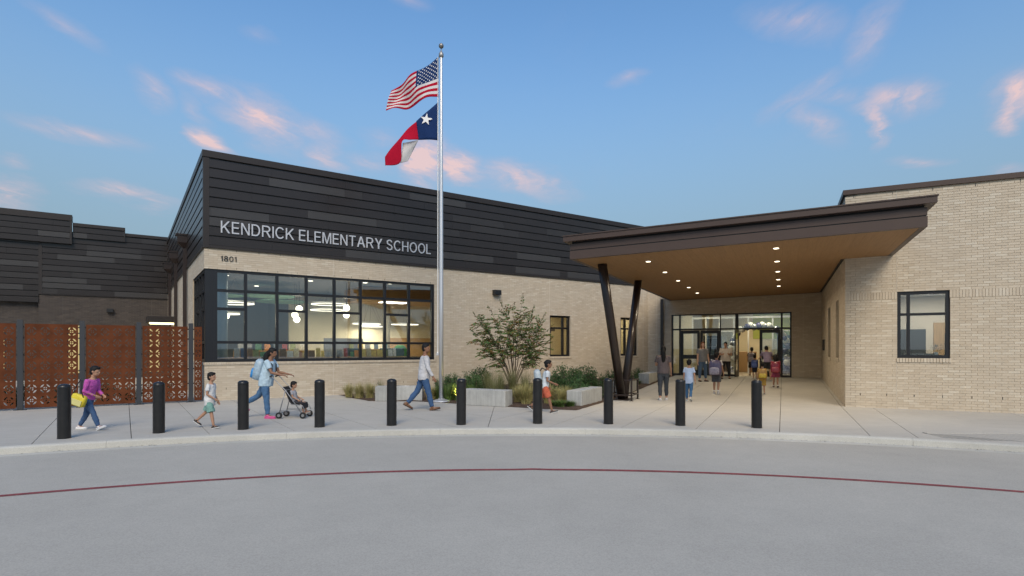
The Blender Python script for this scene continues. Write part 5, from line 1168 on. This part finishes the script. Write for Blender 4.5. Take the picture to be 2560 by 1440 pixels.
def backpack(owner, K_, col, label, accent=None, off=(0,-.125,.16), size=(.16,.09,.22), gloss=.45, straps=(.015,.015,.018), rz=0.0, tilt=0.0):
    """worn pack: own thing, placed on its wearer's back"""
    h = K_['h']; c = K_['sp'](off[2])+Vector((off[0]*h, 0, 0)); a = K_['lean']; c += Vector((0, cos(a), -sin(a)))*off[1]*h
    M_ = Matrix.Translation(owner.location) @ Matrix.Rotation(owner.rotation_euler.z, 4, 'Z')
    e = empty('backpack', M_ @ c, owner.rotation_euler.z); e.rotation_euler = (-a+tilt, rz, owner.rotation_euler.z); tag(e, label, 'backpack', 'school backpacks')
    m1 = mat('pack_fabric', col, gloss, var=.25, vscale=18, bump=.6, bscale=16, spec=.6); m2 = mat('pack_pocket', accent or tuple(x*.7 for x in col), gloss, var=.3, vscale=22, bump=.6, bscale=18, spec=.6)
    sx, sy, sz_ = [q*h/1.25 for q in size]
    def rb(mb, cx, cy, cz, x, y, z):
        def R(zz, k): 
            n = 20; out = []
            for i in range(n):
                t = 2*pi*i/n; c_, s_ = cos(t), sin(t); out.append((cx+x*k*abs(c_)**.55*(1 if c_ > 0 else -1), cy+y*k*abs(s_)**.6*(1 if s_ > 0 else -1), zz))
            return out
        mb.loft([R(cz-z,.70), R(cz-z*.92,.95), R(cz-z*.3,1.0), R(cz+z*.45,.97), R(cz+z*.78,.86), R(cz+z*.95,.6), R(cz+z,.3)])
    mb = MB(); rb(mb, 0, 0, 0, sx, sy, sz_); mb.build('pack_body', m1, e, smooth=True)
    mb = MB(); rb(mb, 0, -sy*1.02, -sz_*.42, sx*.78, sy*.42, sz_*.48); mb.build('front_pocket', m2, e, smooth=True)
    mb = MB(); mb.tube([(-.03,0,sz_*.96),(-.02,-.01,sz_*1.14),(.02,-.01,sz_*1.14),(.03,0,sz_*.96)], .007, 6); mb.build('carry_loop', M_BLACK, e)
    for s in (-1, 1):
        x = s*.062*h; pts = [(x, sy*.7, sz_*.72), (x*1.02, sy+.04*h, sz_*1.02), (x*1.1, sy+.115*h, sz_*.72), (x*1.12, sy+.135*h, .1*sz_), (x*1.2, sy+.07*h, -sz_*.55), (x*1.1, sy*.7, -sz_*.72)]
        MB().tube(pts, .014, 6).build('strap', cloth(straps, 'strap'), e, smooth=True)
    return e
HR = AR
def at(x, y, dz=0.0): return (x, y, gz(x, y)+dz)
RIGHT = -pi/2
JEANS = (.045,.095,.20)
# pavement, from the left
o, k = person('girl in magenta top and jeans striding right by the first bollard', at(-8.56,11.42), RIGHT, 1.30, dict(hs=1.16, lean=14, lleg=(-16,14), rleg=(30,8), larm=(-4,8,60,30), rarm=(-16,10,70,40), top=(.50,.09,.38), sleeve=1.85, pants=JEANS, shoes=(.75,.72,.72), sole=(.7,.7,.68), style='bun', skin='tan', nod=8, yaw=0))
h = k['h']; e = tag(empty('shoulder_bag', (-8.56,11.17,.62), RIGHT), 'bright yellow shoulder bag hanging at the magenta girl\'s hip', 'bag')
mb = MB()
def rbx(mb, sx, sy, sz_): 
    def R(zz, kk): return [(sx*kk*(abs(cos(t))**.6)*(1 if cos(t) > 0 else -1), sy*kk*(abs(sin(t))**.6)*(1 if sin(t) > 0 else -1), zz) for t in [2*pi*i/18 for i in range(18)]]
    mb.loft([R(-sz_,.75), R(-sz_*.85,.97), R(sz_*.2,1), R(sz_*.8,.92), R(sz_,.7)])
rbx(mb, .06, .15, .115); o2 = mb.build('bag_body', mat('yellow_bag', (.62,.50,.03), .5, var=.15, vscale=10), e, smooth=True); o2.rotation_euler = (-.35,0,0)
MB().box(.058,.068,-.11,.11,-.095,.02).build('bag_pocket', mat('pale_yellow_bag', (.60,.55,.22), .6), e, bevel=.003).rotation_euler = (-.35,0,0)
MB().tube([(0,-.12,.10),(.02,-.02,.30),(.10,.13,.42),(.2,.22,.40),(.22,.22,.2),(.1,.17,.06)], .010, 6).build('bag_strap', M_BLACK, e)
person('small boy in white t-shirt and teal shorts walking right by the corner wall', at(-6.24,11.68), RIGHT, 1.10, dict(hs=1.25, lean=4, lleg=(-26,22), rleg=(14,3), larm=(-5,8,30,0), rarm=(-4,8,55,30), top=(.62,.62,.62), hem=-.10, blouse=.012, pants=(.17,.33,.29), plen=.85, loose=.012, shoes=(.015,.015,.015), sole=(.6,.6,.6), skin='tan'))
o, k = person('woman in pale blue top and jeans pushing a stroller to the right', at(-5.80,13.33), RIGHT, 1.64, dict(lean=12, w=1.08, lleg=(-34,26), rleg=(8,3), larm=(22,6,52,4), rarm=(22,6,52,4), palm='down', top=(.42,.55,.64), hem=-.07, blouse=.014, pants=(.055,.13,.25), shoes=(.62,.10,.28), sole=(.55,.09,.25), style='ponytail', skin='brown', nod=6, curl=1.1))
backpack(o, k, (.30,.40,.48), 'grey and bright blue backpack worn by the stroller woman', accent=(.02,.22,.55), off=(0,-.118,.15), size=(.14,.085,.19))
# stroller, its handle in front of her, facing right
SX, SY = -5.20, 13.42
st = tag(empty('stroller', (SX, SY, 0), RIGHT), 'light folding stroller with grey frame and black seat pushed by the woman', 'stroller')
M_STF = mat('stroller_frame', (.30,.30,.31), .4, .6); M_STB = cloth((.015,.015,.018), 'seat')
for s in (-1, 1):
    MB().tube([(s*.2,-.46,.98),(s*.2,-.42,.99),(s*.2,-.10,.66),(s*.2,.02,.50),(s*.2,.30,.10)], .012, 8).build('frame_tube', M_STF, st, smooth=True)
    MB().tube([(s*.2,-.10,.66),(s*.21,-.24,.10)], .012, 8).tube([(s*.2,.02,.34),(s*.2,.30,.30),(s*.2,.36,.18)], .010, 8).tube([(s*.21,-.22,.18),(s*.2,.24,.18)], .009, 8).build('frame_tube', M_STF, st, smooth=True)
    MB().tube([(s*.2,-.50,.965),(s*.2,-.40,1.0)], .018, 10).build('handle_grip', M_BLACK, st, smooth=True)
    for y in (-.24,.32):
        wh = MB().loft([[(s*.22+dx, y+r*cos(2*pi*i/20), .075+r*sin(2*pi*i/20)) for i in range(20)] for dx, r in ((-.02,.055),(-.018,.074),(.018,.074),(.02,.055))]).build('wheel', M_BLACK, st, smooth=False)
        MB().loft([[(s*.22+dx, y+r*cos(2*pi*i/14), .075+r*sin(2*pi*i/14)) for i in range(14)] for dx, r in ((-.024,.035),(.024,.035))]).build('hub', M_STF, wh)
MB().tube([(-.2,-.10,.66),(.2,-.10,.66)], .010, 6).tube([(-.2,.24,.18),(.2,.24,.18)], .009, 6).tube([(-.21,-.24,.12),(.21,-.24,.12)], .009, 6).build('cross_bar', M_STF, st, smooth=True)
sb = MB(); pts = [(-.19,.72),(-.10,.60),(-.02,.40),(.04,.33),(.20,.35),(.27,.33),(.29,.22)]
sb.loft([[(x, y, z) for x in (-.18,.18)]+[(x, y+.015, z+.02) for x in (.18,-.18)] for y, z in [(a, b) for a, b in pts]]); sb.build('seat_sling', M_STB, st, recalc=True)
person('toddler in grey top sitting in the stroller', (SX+.05, SY, .33), RIGHT, .86, dict(base=.06, hs=1.45, lean=-12, lleg=(80,72), rleg=(76,70), stance=6, larm=(25,12,40,10), rarm=(20,12,45,10), top=(.30,.30,.33), pants=(.04,.04,.05), plen=.7, shoes=(.3,.15,.10), skin='tan', nod=14))
person('man in pale long-sleeved shirt and jeans striding right near the flagpole', at(-2.33,14.98), RIGHT-.1+.35, 1.76, dict(lean=3, w=1.04, lleg=(-24,16), rleg=(15,2), larm=(-18,7,10,0), rarm=(10,9,18,0), top=(.50,.50,.52), sleeve=1.9, hem=-.06, blouse=.008, pants=(.035,.085,.19), loose=.004, shoes=(.14,.065,.03), sole=(.05,.03,.02), skin='brown', yaw=-25))
o, k = person('child in white shirt and orange-red shorts hurrying right behind the seventh bollard', at(.83,14.42), RIGHT, 1.32, dict(hs=1.18, lean=10, lleg=(-22,28), rleg=(20,6), larm=(-20,10,50,0), rarm=(-5,10,70,20), top=(.55,.60,.64), pants=(.46,.10,.05), plen=.85, loose=.010, shoes=(.03,.03,.03), skin='brown', style='bun'))
backpack(o, k, (.36,.42,.46), 'pale grey-blue backpack on the hurrying child', accent=(.5,.52,.5), off=(0,-.15,.13), tilt=.35)
# towards the doors
person('woman with long black ponytail, taupe top and dark trousers walking to the entrance', at(4.80,17.95), HR+.25, 1.68, dict(w=1.04, lleg=(-8,4), rleg=(8,4), larm=(18,10,75,20), rarm=(2,10,20,0), top=(.115,.090,.092), hem=-.03, blouse=.006, pants=(.040,.046,.056), plen=1.82, shoes=(.6,.58,.56), sole=(.6,.6,.6), style='ponytail', skin='tan'))
person('boy in pale blue t-shirt and jeans walking to the entrance behind the ninth bollard', at(5.50,17.56), HR, 1.24, dict(hs=1.2, lleg=(6,4), rleg=(-14,24), larm=(-4,8,15,0), rarm=(-12,12,10,0), top=(.42,.52,.72), hem=-.09, blouse=.010, pants=(.035,.105,.22), shoes=(.45,.47,.45), skin='tan'))
o, k = person('woman with auburn hair, grey t-shirt and jeans standing by the left doors facing out', at(8.27,24.53), pi+.12, 1.68, dict(w=1.16, stance=5, lleg=(0,2), rleg=(2,2), larm=(2,9,8,0), rarm=(4,9,10,0), top=(.17,.175,.19), hem=-.03, blouse=.010, pants=(.065,.115,.20), plen=1.8, shoes=(.06,.03,.015), sole=(.05,.03,.02), sandal=True, style='long', hair='auburn', skin='fair'))
b = MB().box(-.025,.025,-.004,.004,-.10,0).build('name_badge', M_WHITE, loc=(8.37,24.36,1.08)); tag(b, 'small white name badge hanging at the grey t-shirt woman\'s hip', 'badge')
person('woman in cream t-shirt and black trousers standing at the doors with hands joined', at(9.72,25.72), pi-.35, 1.64, dict(w=1.22, stance=6, lleg=(0,2), rleg=(3,3), larm=(14,10,88,34), rarm=(14,10,88,34), top=(.52,.46,.40), hem=-.045, blouse=.014, pants=(.012,.012,.014), plen=1.9, loose=.006, shoes=(.05,.035,.02), sole=(.04,.03,.02), sandal=True, style='bun', skin='tan', yaw=-12, nod=6))
o, k = person('boy in white t-shirt and grey shorts with a shiny backpack, walking to the doors', at(7.08,19.58), HR-.1, 1.38, dict(hs=1.15, lleg=(5,3), rleg=(-8,10), larm=(0,9,12,0), rarm=(4,12,20,0), top=(.60,.57,.55), hem=-.05, pants=(.075,.078,.085), plen=.9, loose=.008, shoes=(.5,.5,.52), socks=True, skin='tan', yaw=-25))
backpack(o, k, (.10,.085,.16), 'shiny dark purple and silver backpack on the boy in grey shorts', accent=(.30,.28,.36), gloss=.25, off=(0,-.15,.13), size=(.19,.12,.235))
o, k = person('boy with patterned backpack stepping in through the open door', (*Rw(-2.95,11.5), .30), HR, 1.34, dict(hs=1.15, lleg=(12,6), rleg=(-10,14), larm=(5,10,20,0), rarm=(10,10,30,0), top=(.02,.02,.022), pants=(.02,.02,.024), plen=.9, loose=.008, shoes=(.02,.02,.02), skin='tan'))
backpack(o, k, (.30,.25,.27), 'pinkish grey patterned backpack on the boy in the doorway', accent=(.42,.36,.38), gloss=.3, off=(0,-.145,.14), size=(.15,.10,.21))
o, k = person('small child in grey top with a blue backpack at the open door', at(*Rw(-2.72,9.2)), HR, 1.05, dict(hs=1.25, lleg=(10,6), rleg=(-8,10), top=(.14,.16,.20), pants=(.03,.03,.04), plen=.9, shoes=(.4,.4,.4), skin='tan'))
backpack(o, k, (.03,.06,.22), 'deep blue backpack on the small child at the open door', accent=(.07,.11,.30), gloss=.3, off=(0,-.15,.13), size=(.17,.11,.21))
o, k = person('person in lilac-grey top bending forward at the right-hand door', at(*Rw(-2.16,8.1)), HR+.2, 1.58, dict(lean=34, w=1.06, lleg=(4,4), rleg=(-6,6), larm=(35,10,30,0), rarm=(40,14,20,-10), top=(.24,.19,.28), hem=-.02, pants=(.02,.02,.024), plen=.75, shoes=(.3,.3,.3), skin='tan', nod=10))
o, k = person('girl with long dark hair, red backpack and pink skirt near the right-hand door', at(*Rw(-1.83,5.3)), HR, 1.20, dict(hs=1.2, lleg=(8,5), rleg=(-8,8), top=(.30,.05,.07), pants=(.34,.06,.12), skirt=True, shoes=(.04,.03,.03), socks=True, style='long', skin='tan'))
backpack(o, k, (.24,.018,.045), 'shiny red backpack on the girl in the pink skirt', accent=(.33,.05,.08), gloss=.25, off=(0,-.16,.12), size=(.18,.11,.22))
o, k = person('small child in mustard clothes with a yellow backpack behind the tenth bollard', at(*Rw(-2.22,2.7)), HR+.1, 1.05, dict(hs=1.25, lleg=(10,5), rleg=(-8,10), top=(.42,.24,.05), pants=(.46,.28,.06), plen=.95, loose=.010, shoes=(.15,.14,.14), skin='tan', style='bun', lean=6))
backpack(o, k, (.34,.19,.045), 'mustard backpack with bright yellow patch on the small child', accent=(.50,.36,.03), gloss=.4, off=(0,-.155,.12), size=(.18,.11,.19))
